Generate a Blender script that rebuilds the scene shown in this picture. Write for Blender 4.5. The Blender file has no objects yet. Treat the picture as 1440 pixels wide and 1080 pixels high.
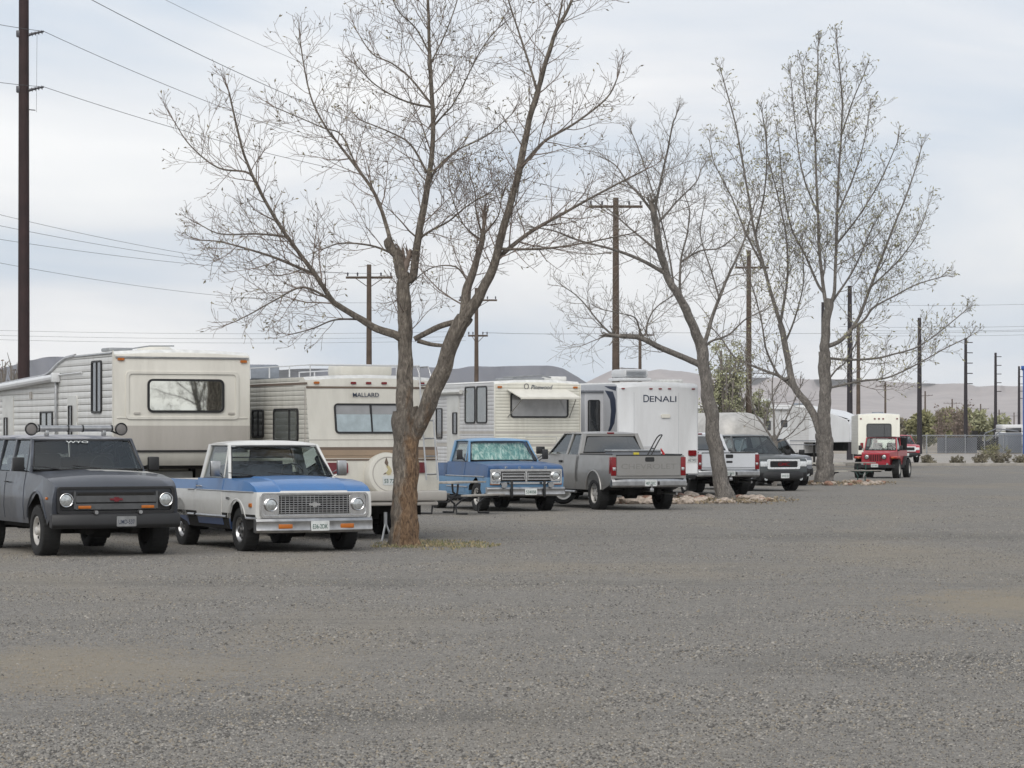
import bpy, bmesh, math, random
from mathutils import Vector, Matrix, noise
R = math.radians
C = bpy.context.scene.collection
F_PX = 4000.0      # focal length in photo pixels (100 mm lens)
CAM_H = 1.9
def at(u, v, d):                # the point a distance d ahead that shows at photo pixel u, v
    return Vector(((u-720)/F_PX*d, d, CAM_H-(v-608)/F_PX*d))

# ------------------------------------------------------------------ materials
def _mat(name):
    m = bpy.data.materials.new(name); m.use_nodes = True
    nt = m.node_tree; b = nt.nodes['Principled BSDF']
    return m, nt, b
def ramp(nt, fac, cols):
    r = nt.nodes.new('ShaderNodeValToRGB'); e = r.color_ramp.elements
    while len(e) < len(cols): e.new(0.5)
    for k, (p, c) in enumerate(cols):
        e[k].position = p; e[k].color = (*c, 1)
    nt.links.new(fac, r.inputs[0]); return r.outputs[0]
def coords(nt, scale=(1,1,1)):
    tc = nt.nodes.new('ShaderNodeTexCoord'); mp = nt.nodes.new('ShaderNodeMapping')
    mp.inputs['Scale'].default_value = scale
    nt.links.new(tc.outputs['Object'], mp.inputs[0]); return mp.outputs[0]
def noise_n(nt, vec, scale, detail=4, rough=.55, dist=0):
    n = nt.nodes.new('ShaderNodeTexNoise'); n.inputs['Scale'].default_value = scale
    n.inputs['Detail'].default_value = detail; n.inputs['Roughness'].default_value = rough
    n.inputs['Distortion'].default_value = dist
    nt.links.new(vec, n.inputs['Vector']); return n.outputs['Fac']
def bump(nt, b, h, strength, dist=.01):
    n = nt.nodes.new('ShaderNodeBump'); n.inputs['Strength'].default_value = strength
    n.inputs['Distance'].default_value = dist
    nt.links.new(h, n.inputs['Height']); nt.links.new(n.outputs[0], b.inputs['Normal']); return n
def mixc(nt, fac, a, c):
    n = nt.nodes.new('ShaderNodeMix'); n.data_type = 'RGBA'
    for s, val in ((0, fac), (6, a), (7, c)):
        if hasattr(val, 'is_output'): nt.links.new(val, n.inputs[s])
        elif s == 0: n.inputs[0].default_value = val
        else: n.inputs[s].default_value = (*val, 1)
    return n.outputs[2]
def paint(name, col, rough=.35, dirt=.25, metal=0, coat=.3, scale=3.0, patch=None, dirtcol=(.16,.14,.11)):
    m, nt, b = _mat(name)
    v = coords(nt) if scale > 2 else coords(nt,(2.2,2.2,.4)); n = noise_n(nt, v, scale, 6, .65)
    n2 = noise_n(nt, v, scale*9, 4, .7)
    f = ramp(nt, n, [(.42, (0,0,0)), (.75, (dirt,)*3)])
    c = mixc(nt, f, col, dirtcol)
    if patch:
        pn = noise_n(nt, v, patch[1], 3, .5, .5)
        pf = ramp(nt, pn, [(patch[2], (0,0,0)), (patch[2]+.07, (1,1,1))])
        c = mixc(nt, pf, c, patch[0])
    c2 = mixc(nt, ramp(nt, n2, [(.35,(0,0,0)),(.8,(.12,.12,.12))]), c, tuple(x*.6 for x in col))
    nt.links.new(c2, b.inputs['Base Color'])
    rr = nt.nodes.new('ShaderNodeMapRange'); nt.links.new(n, rr.inputs[0])
    rr.inputs[3].default_value = max(.05, rough-.08); rr.inputs[4].default_value = min(1, rough+.2)
    nt.links.new(rr.outputs[0], b.inputs['Roughness'])
    b.inputs['Metallic'].default_value = metal
    b.inputs['Coat Weight'].default_value = min(1,coat*1.3); b.inputs['Coat Roughness'].default_value = .08
    return m
def plain(name, col, rough=.5, metal=0, var=.15, scale=8, bmp=0, bscale=40):
    m, nt, b = _mat(name); v = coords(nt)
    n = noise_n(nt, v, scale, 5, .6)
    c = ramp(nt, n, [(.3, tuple(x*(1-var) for x in col)), (.7, tuple(min(1,x*(1+var)) for x in col))])
    nt.links.new(c, b.inputs['Base Color'])
    b.inputs['Roughness'].default_value = rough; b.inputs['Metallic'].default_value = metal
    if bmp: bump(nt, b, noise_n(nt, v, bscale, 5), bmp)
    return m
def siding(name, col, pitch=.1, depth=.012, dirt=.25, axis='Z', rough=.42):
    """aluminium siding: rounded horizontal laps, rain streaks"""
    m, nt, b = _mat(name); v = coords(nt)
    sep = nt.nodes.new('ShaderNodeSeparateXYZ'); nt.links.new(v, sep.inputs[0])
    mu = nt.nodes.new('ShaderNodeMath'); mu.operation = 'DIVIDE'; mu.inputs[1].default_value = pitch
    nt.links.new(sep.outputs[axis], mu.inputs[0])
    fr = nt.nodes.new('ShaderNodeMath'); fr.operation = 'FRACT'; nt.links.new(mu.outputs[0], fr.inputs[0])
    h = ramp(nt, fr.outputs[0], [(0,(0,0,0)),(.12,(.75,.75,.75)),(.45,(1,1,1)),(.8,(.8,.8,.8)),(1,(0,0,0))])
    bump(nt, b, h, 1.0, depth)
    sv = coords(nt, (2.5, 2.5, .35)); n = noise_n(nt, sv, 2.2, 6, .65)
    n2 = noise_n(nt, v, 1.1, 3)
    c = mixc(nt, ramp(nt, n, [(.45,(0,0,0)),(.8,(dirt,)*3)]), col, (.22,.2,.16))
    c = mixc(nt, ramp(nt, n2, [(.4,(0,0,0)),(.7,(.25,.25,.25))]), c, tuple(x*.82 for x in col))
    nt.links.new(c, b.inputs['Base Color']); b.inputs['Roughness'].default_value = rough
    return m
def glass(name, tint=(.75,.8,.8), gloss=.22, dark=None, rough=.02):
    m = bpy.data.materials.new(name); m.use_nodes = True; nt = m.node_tree; nt.nodes.clear()
    out = nt.nodes.new('ShaderNodeOutputMaterial')
    g = nt.nodes.new('ShaderNodeBsdfGlossy'); g.inputs['Roughness'].default_value = rough
    g.inputs['Color'].default_value = (.9,.92,.92,1)
    t = nt.nodes.new('ShaderNodeBsdfTransparent'); t.inputs['Color'].default_value = (*tint,1)
    lw = nt.nodes.new('ShaderNodeFresnel'); lw.inputs['IOR'].default_value = 1.5
    ad = nt.nodes.new('ShaderNodeMath'); ad.operation = 'ADD'; ad.use_clamp = True
    ad.inputs[1].default_value = gloss; nt.links.new(lw.outputs[0], ad.inputs[0])
    mx = nt.nodes.new('ShaderNodeMixShader')
    nt.links.new(ad.outputs[0], mx.inputs[0]); nt.links.new(t.outputs[0], mx.inputs[1]); nt.links.new(g.outputs[0], mx.inputs[2])
    nt.links.new(mx.outputs[0], out.inputs[0]); return m

M = {}
M['blue'] = paint('blue_paint', (.045,.155,.37), .35, .2)
M['lowblue'] = paint('deep_blue_paint', (.035,.085,.22), .4, .35)
M['white'] = paint('white_paint', (.62,.62,.60), .35, .2)
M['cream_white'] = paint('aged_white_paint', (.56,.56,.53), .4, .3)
M['primer'] = paint('grey_primer', (.027,.032,.043), .36, .3, coat=.35, patch=((.065,.074,.094), 1.6, .56), dirtcol=(.05,.05,.055))
M['primer_roof'] = paint('chalky_roof_paint', (.36,.36,.38), .6, .5, coat=0, patch=((.16,.17,.2), 2.5, .55))
M['ford_dark'] = paint('faded_blue_paint', (.014,.07,.19), .4, .3, coat=.15, patch=((.013,.05,.13), 2.0, .6))
M['ford_light'] = paint('light_blue_paint', (.11,.25,.42), .45, .3)
M['silver'] = paint('pewter_metallic_paint', (.27,.265,.255), .33, .2, metal=.35)
M['truckwhite'] = paint('truck_white_paint', (.60,.62,.65), .32, .1)
M['charcoal'] = paint('charcoal_paint', (.05,.058,.062), .3, .25)
M['suvgrey'] = paint('grey_suv_paint', (.16,.17,.19), .35, .25, metal=.3)
M['red'] = paint('red_paint', (.36,.014,.03), .4, .15)
M['redflare'] = plain('faded_red_plastic', (.42,.05,.035), .6)
M['chrome'] = plain('chrome', (.62,.62,.62), .16, 1, .12, 14)
M['dullchrome'] = plain('dull_bumper_metal', (.4,.4,.4), .32, 1, .25, 6)
M['alu'] = plain('polished_aluminium', (.50,.485,.46), .6, .4, .18, 3)
M['rubber'] = plain('tyre_rubber', (.014,.014,.014), .85, 0, .3, 12)
M['black'] = plain('black_trim', (.012,.012,.013), .5)
M['blackmetal'] = plain('black_painted_metal', (.02,.02,.022), .4)
M['under'] = plain('dark_underbody', (.012,.011,.01), .95, 0, .5)
M['interior'] = plain('dark_interior', (.03,.03,.032), .8)
M['seat'] = plain('dark_seat_vinyl', (.02,.021,.024), .6)
M['seatblue'] = plain('blue_grey_seat', (.06,.075,.1), .7)
M['glass'] = glass('clear_window_glass', (.72,.78,.76), .035)
M['privacy'] = glass('tinted_window_glass', (.06,.065,.065), .10)
M['rvglass'] = glass('dark_window_glass', (.14,.15,.15), .06)
M['mirrorglass'] = glass('reflective_window_glass', (.05,.05,.05), .62)
M['lens'] = plain('headlight_lens', (.52,.54,.54), .22, .75, .25, 30)
M['amber'] = plain('amber_lens', (.40,.115,.012), .3, 0, .15, 20)
M['redlens'] = plain('red_lens', (.17,.006,.009), .25, 0, .2, 20)
M['darkred'] = plain('dark_red_lens', (.13,.012,.018), .3, 0, .2, 20)
M['plate'] = plain('licence_plate_white', (.55,.57,.56), .5)
M['ink'] = plain('dark_lettering', (.02,.03,.06), .5)
M['plateink'] = plain('plate_lettering', (.03,.09,.07), .5)
M['inkgrey'] = plain('grey_lettering', (.16,.15,.145), .5)
M['cream'] = paint('cream_fibreglass', (.65,.63,.565), .42, .2, coat=.1, scale=1.5)
M['nosebeige'] = paint('nose_cap_fibreglass', (.65,.63,.57), .45, .22, coat=.05, scale=1.2)
M['lowbeige'] = paint('lower_cap_beige', (.43,.405,.37), .5, .25, coat=0, scale=1.2)
M['brown'] = paint('brown_stripe_paint', (.14,.10,.075), .5, .2, coat=0)
M['tan'] = paint('tan_stripe_paint', (.30,.22,.15), .5, .2, coat=0)
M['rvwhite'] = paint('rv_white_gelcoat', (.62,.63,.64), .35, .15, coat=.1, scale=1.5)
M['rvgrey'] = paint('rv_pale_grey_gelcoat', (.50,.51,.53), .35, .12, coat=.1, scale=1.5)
M['roofskin'] = plain('roof_membrane', (.62,.62,.6), .6)
M['sidingw'] = siding('white_lap_siding', (.60,.60,.585), .12, .018, .35)
M['sidingc'] = siding('cream_lap_siding', (.55,.535,.48), .085, .011, .4)
M['sidingy'] = siding('yellowed_lap_siding', (.63,.615,.54), .085, .010, .3)
M['sidingt'] = siding('travel_trailer_siding', (.52,.52,.52), .10, .010, .3)
M['curtain'] = siding('pleated_curtain', (.36,.42,.45), .07, .02, .1, 'Y', .9)
M['blind'] = siding('pleated_blind', (.50,.50,.49), .03, .004, .1)
M['foil'] = None
M['bulbglass'] = M['lens']
M['wood'] = plain('weathered_pole_wood', (.085,.062,.047), .9, 0, .3, 3, .4, 20)
M['steelpole'] = plain('rusted_steel_pole', (.026,.012,.012), .75, 0, .35, 2, .2, 10)
M['darkpole'] = plain('dark_pole', (.022,.018,.022), .8)
M['wire'] = plain('power_wire', (.06,.06,.065), .6)
M['insul'] = plain('porcelain_insulator', (.07,.07,.08), .3)
M['concrete'] = plain('concrete', (.30,.28,.25), .9, 0, .2, 2, .3, 30)
M['planks'] = plain('grey_weathered_planks', (.30,.28,.25), .85, 0, .25, 6, .3, 30)
M['paleplanks'] = plain('pale_weathered_planks', (.48,.46,.40), .85, 0, .2, 6)
M['greenmetal'] = plain('green_painted_tube', (.035,.09,.075), .5)
M['gascan'] = plain('red_plastic', (.45,.02,.02), .45)
M['yellow'] = plain('yellow_plastic', (.6,.5,.05), .5)
M['buildblue'] = plain('blue_painted_metal', (.02,.08,.30), .5)
M['slat'] = plain('grey_fence_slats', (.16,.17,.19), .8, 0, .15, .5)
M['galv'] = plain('galvanised_steel', (.30,.31,.32), .5, .5)
M['greybox'] = plain('grey_steel_container', (.2,.22,.25), .7)
def _foil():
    m, nt, b = _mat('crinkled_sunshade'); v = coords(nt, (1,1.6,.4))
    n = noise_n(nt, v, 9, 5, .65, .35)
    c = ramp(nt, n, [(.36,(.12,.33,.34)),(.5,(.40,.62,.60)),(.6,(.88,.95,.93))])
    nt.links.new(c, b.inputs['Base Color']); b.inputs['Roughness'].default_value = .35
    b.inputs['Metallic'].default_value = .35; bump(nt, b, n, .8, .03); return m
M['foil'] = _foil()
def _bark(name, a, bcol, rust=None):
    m, nt, b = _mat(name)
    v = coords(nt, (1,1,.33)); n = noise_n(nt, v, 20, 7, .72, 1.1); n2 = noise_n(nt, coords(nt), 2.5, 4)
    c = ramp(nt, n, [(.36, tuple(x*.45 for x in a)), (.5, a), (.66, bcol)])
    c = mixc(nt, ramp(nt, n2, [(.4,(0,0,0)),(.7,(.5,.5,.5))]), c, tuple(x*.6 for x in a))
    if rust:
        sep = nt.nodes.new('ShaderNodeSeparateXYZ'); tc = nt.nodes.new('ShaderNodeTexCoord'); nt.links.new(tc.outputs['Object'], sep.inputs[0])
        n3 = noise_n(nt, coords(nt, (1,1,.4)), 5, 5, .6, .4)
        ad = nt.nodes.new('ShaderNodeMath'); ad.operation = 'MULTIPLY_ADD'   # lower trunk, right of centre
        cl_ = nt.nodes.new('ShaderNodeMath'); cl_.operation = 'MINIMUM'; cl_.inputs[1].default_value = .10; nt.links.new(sep.outputs['X'], cl_.inputs[0])
        nt.links.new(cl_.outputs[0], ad.inputs[0]); ad.inputs[1].default_value = 1.3; nt.links.new(n3, ad.inputs[2])
        dn = nt.nodes.new('ShaderNodeMath'); dn.operation = 'MULTIPLY_ADD'
        nt.links.new(sep.outputs['Z'], dn.inputs[0]); dn.inputs[1].default_value = -.2; nt.links.new(ad.outputs[0], dn.inputs[2])
        f = ramp(nt, dn.outputs[0], [(.16,(0,0,0)),(.36,(.88,.88,.88))])
        rc = ramp(nt, n, [(.36,(.05,.028,.016)),(.5,rust),(.68,(.34,.22,.12))])
        c = mixc(nt, f, c, rc)
    nt.links.new(c, b.inputs['Base Color']); b.inputs['Roughness'].default_value = .95
    bump(nt, b, n, 1, .05); return m
M['bark1'] = _bark('cottonwood_bark', (.17,.145,.12), (.33,.29,.24), (.18,.108,.06))
M['bark2'] = _bark('pale_cottonwood_bark', (.17,.155,.14), (.32,.29,.26))
M['twig'] = plain('bare_twig_bark', (.19,.15,.125), .9, 0, .3, 2)
M['twig2'] = plain('greyish_twig_bark', (.19,.17,.15), .9, 0, .3, 2)
M['bud'] = plain('opening_buds', (.20,.18,.12), .9, 0, .4, 2)
M['bud2'] = plain('green_brown_buds', (.28,.27,.17), .9, 0, .4, 2)
M['willow'] = plain('willow_spring_leaves', (.31,.315,.19), .9, 0, .4, .5)
M['bushg'] = plain('green_bush_leaves', (.22,.215,.11), .9, 0, .4, .5)
M['drybush'] = plain('dry_grey_brush', (.20,.18,.13), .95, 0, .4, 1)
M['rock'] = plain('tan_rock', (.36,.30,.25), .9, 0, .4, 2.2, .5, 20)
M['rockred'] = plain('red_brown_rock', (.26,.15,.11), .9, 0, .3, 2, .5, 20)
M['leaf'] = plain('fallen_dry_leaves', (.25,.20,.13), .9, 0, .5, 30)
M['gateink'] = plain('faded_gate_lettering', (.19,.185,.175), .5)
M['dryleafgrass'] = plain('dry_grass_blades', (.30,.25,.15), .9, 0, .4, 20)
M['lampglass'] = plain('clear_lamp_glass', (.62,.64,.65), .15, 0, .2, 20)
M['softtop'] = plain('black_canvas_top', (.012,.011,.011), .95)
M['softtop'].node_tree.nodes['Principled BSDF'].inputs['Specular IOR Level'].default_value = .1
M['rvcream'] = paint('pale_cream_gelcoat', (.66,.65,.57), .4, .15, coat=.05, scale=1.2)
M['darksteel'] = plain('dull_dark_grille_steel', (.085,.087,.09), .45, .3)
M['grass'] = plain('tufted_grass', (.15,.16,.07), .9, 0, .5, 4)

# ------------------------------------------------------------------ objects
def tag(o, label=None, cat=None, group=None, kind=None):
    if label: o['label'] = label
    if cat: o['category'] = cat
    if group: o['group'] = group
    if kind: o['kind'] = kind
    return o
def thing(name, label, cat, loc=(0,0,0), rz=0, group=None):
    o = bpy.data.objects.new(name, None); C.objects.link(o)
    o.empty_display_size = .3
    o.location = loc; o.rotation_euler = (0,0,rz)
    return tag(o, label, cat, group)
class G:
    def __init__(s): s.bm = bmesh.new(); s.m = 0
    def mark(s): return len(s.bm.verts), len(s.bm.faces)
    def _faces(s, fs):
        for f in fs: f.material_index = s.m
    def box(s, x0,x1,y0,y1,z0,z1, bev=0, seg=2):
        vs = [s.bm.verts.new((x,y,z)) for x in (x0,x1) for y in (y0,y1) for z in (z0,z1)]
        q = [(0,1,3,2),(4,6,7,5),(0,4,5,1),(2,3,7,6),(0,2,6,4),(1,5,7,3)]
        fs = [s.bm.faces.new([vs[i] for i in f]) for f in q]; s._faces(fs)
        if bev:
            es = list({e for f in fs for e in f.edges})
            r = bmesh.ops.bevel(s.bm, geom=es+vs, offset=bev, segments=seg, affect='EDGES', profile=.5)
            s._faces(r['faces'])
        return s
    def cyl(s, p, q, r0, r1=None, n=12, caps=True):
        p, q = Vector(p), Vector(q); r1 = r0 if r1 is None else r1
        d = (q-p).normalized(); a = d.orthogonal().normalized(); b = d.cross(a)
        A, B = [], []
        for i in range(n):
            t = 2*math.pi*i/n; o = a*math.cos(t)+b*math.sin(t)
            A.append(s.bm.verts.new(p+o*r0)); B.append(s.bm.verts.new(q+o*r1))
        fs = [s.bm.faces.new((A[i],A[(i+1)%n],B[(i+1)%n],B[i])) for i in range(n)]
        if caps: fs += [s.bm.faces.new(A[::-1]), s.bm.faces.new(B)]
        s._faces(fs); return s
    def tube(s, pts, r, n=6, closed=False):
        pts = [Vector(p) for p in pts]; rings = []; prev = None; k = len(pts)
        for i, p in enumerate(pts):
            if closed: d = (pts[(i+1)%k]-pts[i-1])
            else: d = pts[min(i+1,k-1)]-pts[max(i-1,0)]
            d.normalize()
            a = (prev - d*prev.dot(d)).normalized() if prev and (prev-d*prev.dot(d)).length > 1e-4 else d.orthogonal().normalized()
            prev = a; b = d.cross(a); rr = r[i] if isinstance(r, (list,tuple)) else r
            rings.append([s.bm.verts.new(p+(a*math.cos(2*math.pi*j/n)+b*math.sin(2*math.pi*j/n))*rr) for j in range(n)])
        fs = []
        for i in range(k if closed else k-1):
            X, Y = rings[i], rings[(i+1)%k]
            fs += [s.bm.faces.new((X[j],X[(j+1)%n],Y[(j+1)%n],Y[j])) for j in range(n)]
        if not closed: fs += [s.bm.faces.new(rings[0][::-1]), s.bm.faces.new(rings[-1])]
        s._faces(fs); return s
    def lathe(s, prof, o, axis, n=28, closed=False):
        o = Vector(o); d = Vector(axis).normalized(); a = d.orthogonal().normalized(); b = d.cross(a)
        rings = [[s.bm.verts.new(o+d*x+(a*math.cos(2*math.pi*j/n)+b*math.sin(2*math.pi*j/n))*max(r,1e-4)) for j in range(n)] for x, r in prof]
        fs = []; k = len(prof)
        for i in range(k if closed else k-1):
            X, Y = rings[i], rings[(i+1)%k]
            fs += [s.bm.faces.new((X[j],X[(j+1)%n],Y[(j+1)%n],Y[j])) for j in range(n)]
        s._faces(fs); return s
    def plate(s, fr, pts, d0, d1):
        o,u,v,n = fr
        A = [s.bm.verts.new(o+u*x+v*y+n*d0) for x,y in pts]; B = [s.bm.verts.new(o+u*x+v*y+n*d1) for x,y in pts]
        k = len(pts)
        fs = [s.bm.faces.new((A[i],A[(i+1)%k],B[(i+1)%k],B[i])) for i in range(k)]+[s.bm.faces.new(A[::-1]), s.bm.faces.new(B)]
        s._faces(fs); return s
    def ring(s, fr, po, pi, d0, d1):
        o,u,v,n = fr; k = len(po)
        L = [[s.bm.verts.new(o+u*x+v*y+n*d) for x,y in pp] for pp, d in ((po,d0),(po,d1),(pi,d1),(pi,d0))]
        fs = []
        for a in range(4):
            X, Y = L[a], L[(a+1)%4]
            fs += [s.bm.faces.new((X[i],X[(i+1)%k],Y[(i+1)%k],Y[i])) for i in range(k)]
        s._faces(fs); return s
    def hexa(s, A, B):
        """box between two quads A and B (lists of four points)"""
        A = [s.bm.verts.new(p) for p in A]; B = [s.bm.verts.new(p) for p in B]
        fs = [s.bm.faces.new((A[i],A[(i+1)%4],B[(i+1)%4],B[i])) for i in range(4)]+[s.bm.faces.new(A[::-1]), s.bm.faces.new(B)]
        s._faces(fs); return s
    def quadgrid(s, c00, c10, c11, c01, n=6, m=4, bulge=(0,0,0), th=0):
        c00,c10,c11,c01 = map(Vector,(c00,c10,c11,c01)); bl = Vector(bulge)
        g = []
        for j in range(m+1):
            row = []
            for i in range(n+1):
                a, b = i/n, j/m
                p = (c00*(1-a)+c10*a)*(1-b)+(c01*(1-a)+c11*a)*b + bl*(4*a*(1-a))*(.6+.4*4*b*(1-b))
                row.append(s.bm.verts.new(p))
            g.append(row)
        fs = [s.bm.faces.new((g[j][i],g[j][i+1],g[j+1][i+1],g[j+1][i])) for j in range(m) for i in range(n)]
        s._faces(fs); return s
    def obj(s, name, mats, parent=None, bevel=0, smooth=35, loc=None, recalc=True, label=None):
        if recalc: bmesh.ops.recalc_face_normals(s.bm, faces=s.bm.faces[:])
        me = bpy.data.meshes.new(name); s.bm.to_mesh(me); s.bm.free()
        if smooth:
            me.polygons.foreach_set('use_smooth', [True]*len(me.polygons))
            me.set_sharp_from_angle(angle=R(smooth))
        for m in (mats if isinstance(mats,(list,tuple)) else [mats]): me.materials.append(M[m] if isinstance(m,str) else m)
        o = bpy.data.objects.new(name, me); C.objects.link(o); o.parent = parent
        if loc is not None: o.location = loc
        if bevel:
            b = o.modifiers.new('bevel','BEVEL'); b.width = bevel; b.segments = 2; b.limit_method = 'ANGLE'; b.angle_limit = R(32); b.harden_normals = True
        if label: o['label'] = label
        return o
def rrect(cx, cy, w, h, r, n=4):
    r = min(r, w/2-.001, h/2-.001); P = []
    for (sx, sy, a0) in ((1,1,0),(-1,1,90),(-1,-1,180),(1,-1,270)):
        for i in range(n+1):
            a = R(a0+90*i/n); P.append((cx+sx*(w/2-r)+r*math.cos(a), cy+sy*(h/2-r)+r*math.sin(a)))
    return P
X,Y,Z = Vector((1,0,0)),Vector((0,1,0)),Vector((0,0,1))
def f_front(x): return (X*x, Y, Z, X)
def f_rear(x):  return (X*x, -Y, Z, -X)
def f_left(y):  return (Y*y, -X, Z, Y)
def f_right(y): return (Y*y, X, Z, -Y)
def tilt(p0, p1, u):       # frame whose v runs from p0 to p1
    p0, p1, u = Vector(p0), Vector(p1), Vector(u); v = (p1-p0).normalized(); return (p0, u, v, u.cross(v).normalized())
def text(s, fr, cx, cy, h, mat, parent, name='lettering', w=None, d=.004, shear=0):
    cu = bpy.data.curves.new('t','FONT'); cu.body = s; cu.align_x = 'CENTER'; cu.align_y = 'CENTER'; cu.extrude = .002; cu.shear = shear; cu.offset = .006
    to = bpy.data.objects.new('t', cu); C.objects.link(to); bpy.context.view_layer.update()
    me = bpy.data.meshes.new_from_object(to); bpy.data.objects.remove(to); bpy.data.curves.remove(cu)
    xs = [v.co.x for v in me.vertices]; ys = [v.co.y for v in me.vertices]
    sy = h/(max(ys)-min(ys)); sx = (w/(max(xs)-min(xs))) if w else sy
    mx, my = (max(xs)+min(xs))/2, (max(ys)+min(ys))/2
    o,u,v,n = fr
    for q in me.vertices:
        q.co = o+u*(cx+(q.co.x-mx)*sx)+v*(cy+(q.co.y-my)*sy)+n*(d+q.co.z)
    me.name = name; me.materials.clear(); me.materials.append(M[mat])
    ob = bpy.data.objects.new(name, me); C.objects.link(ob); ob.parent = parent; return ob
def lerp_tab(t, x):
    if x <= t[0][0]: return t[0][1]
    for (a,fa),(b,fb) in zip(t, t[1:]):
        if x <= b: return fa+(fb-fa)*(x-a)/(b-a)
    return t[-1][1]
def body(name, poly, wf, mats, parent, xs=(), zs=(), ys=(), zf=None, matf=None, bevel=.02, label=None):
    bm = bmesh.new()
    A = [bm.verts.new((x,-1,z)) for x,z in poly]; B = [bm.verts.new((x,1,z)) for x,z in poly]; k = len(poly)
    fa = bm.faces.new(A); fb = bm.faces.new(B[::-1])
    for i in range(k): bm.faces.new((A[i],B[i],B[(i+1)%k],A[(i+1)%k]))
    bmesh.ops.triangulate(bm, faces=[fa,fb], ngon_method='EAR_CLIP')
    for c, nn in [((x,0,0),(1,0,0)) for x in xs]+[((0,0,z),(0,0,1)) for z in zs]+[((0,y,0),(0,1,0)) for y in ys]:
        bmesh.ops.bisect_plane(bm, geom=bm.verts[:]+bm.edges[:]+bm.faces[:], dist=1e-5, plane_co=c, plane_no=nn)
    for v in bm.verts:
        x, yn, z = v.co; w = wf(x, z)
        z2 = zf(x, yn, z) if zf else z
        v.co = (x, yn*w, z2)
    bmesh.ops.recalc_face_normals(bm, faces=bm.faces[:]); bm.normal_update()
    if matf:
        for f in bm.faces: f.material_index = matf(f.calc_center_median(), f.normal)
    me = bpy.data.meshes.new(name); bm.to_mesh(me); bm.free()
    me.polygons.foreach_set('use_smooth', [True]*len(me.polygons))
    for m in mats: me.materials.append(M[m])
    me.set_sharp_from_angle(angle=R(40))
    o = bpy.data.objects.new(name, me); C.objects.link(o); o.parent = parent
    if bevel:
        b = o.modifiers.new('bevel','BEVEL'); b.width = bevel; b.segments = 3; b.limit_method = 'ANGLE'; b.angle_limit = R(35); b.harden_normals = True
    if label: o['label'] = label
    return o
def panel(name, poly, side, wf, mat, parent, off=.006, xs=(), zs=(), th=.02, label=None, bevel=.004):
    """thin curved sheet lying on the flank of a body"""
    bm = bmesh.new()
    f = bm.faces.new([bm.verts.new((x,0,z)) for x,z in poly])
    bmesh.ops.triangulate(bm, faces=[f], ngon_method='EAR_CLIP')
    for c, nn in [((x,0,0),(1,0,0)) for x in xs]+[((0,0,z),(0,0,1)) for z in zs]:
        bmesh.ops.bisect_plane(bm, geom=bm.verts[:]+bm.edges[:]+bm.faces[:], dist=1e-5, plane_co=c, plane_no=nn)
    for v in bm.verts: v.co.y = side*(wf(v.co.x, v.co.z)+off)
    r = bmesh.ops.extrude_face_region(bm, geom=bm.faces[:])
    for e in r['geom']:
        if isinstance(e, bmesh.types.BMVert): e.co.y -= side*th
    bmesh.ops.recalc_face_normals(bm, faces=bm.faces[:])
    me = bpy.data.meshes.new(name); bm.to_mesh(me); bm.free()
    me.polygons.foreach_set('use_smooth', [True]*len(me.polygons)); me.set_sharp_from_angle(angle=R(35))
    me.materials.append(M[mat]); o = bpy.data.objects.new(name, me); C.objects.link(o); o.parent = parent
    if label: o['label'] = label
    return o
def arch(cx, cz, rad, zb, n=12):
    a0 = math.asin(max(-.95,min(.95,(zb-cz)/rad)))
    return [(cx+rad*math.cos(a0+(math.pi-2*a0)*i/n), cz+rad*math.sin(a0+(math.pi-2*a0)*i/n)) for i in range(n+1)]
def frange(a,b,n): return [a+(b-a)*i/n for i in range(n+1)]
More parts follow.
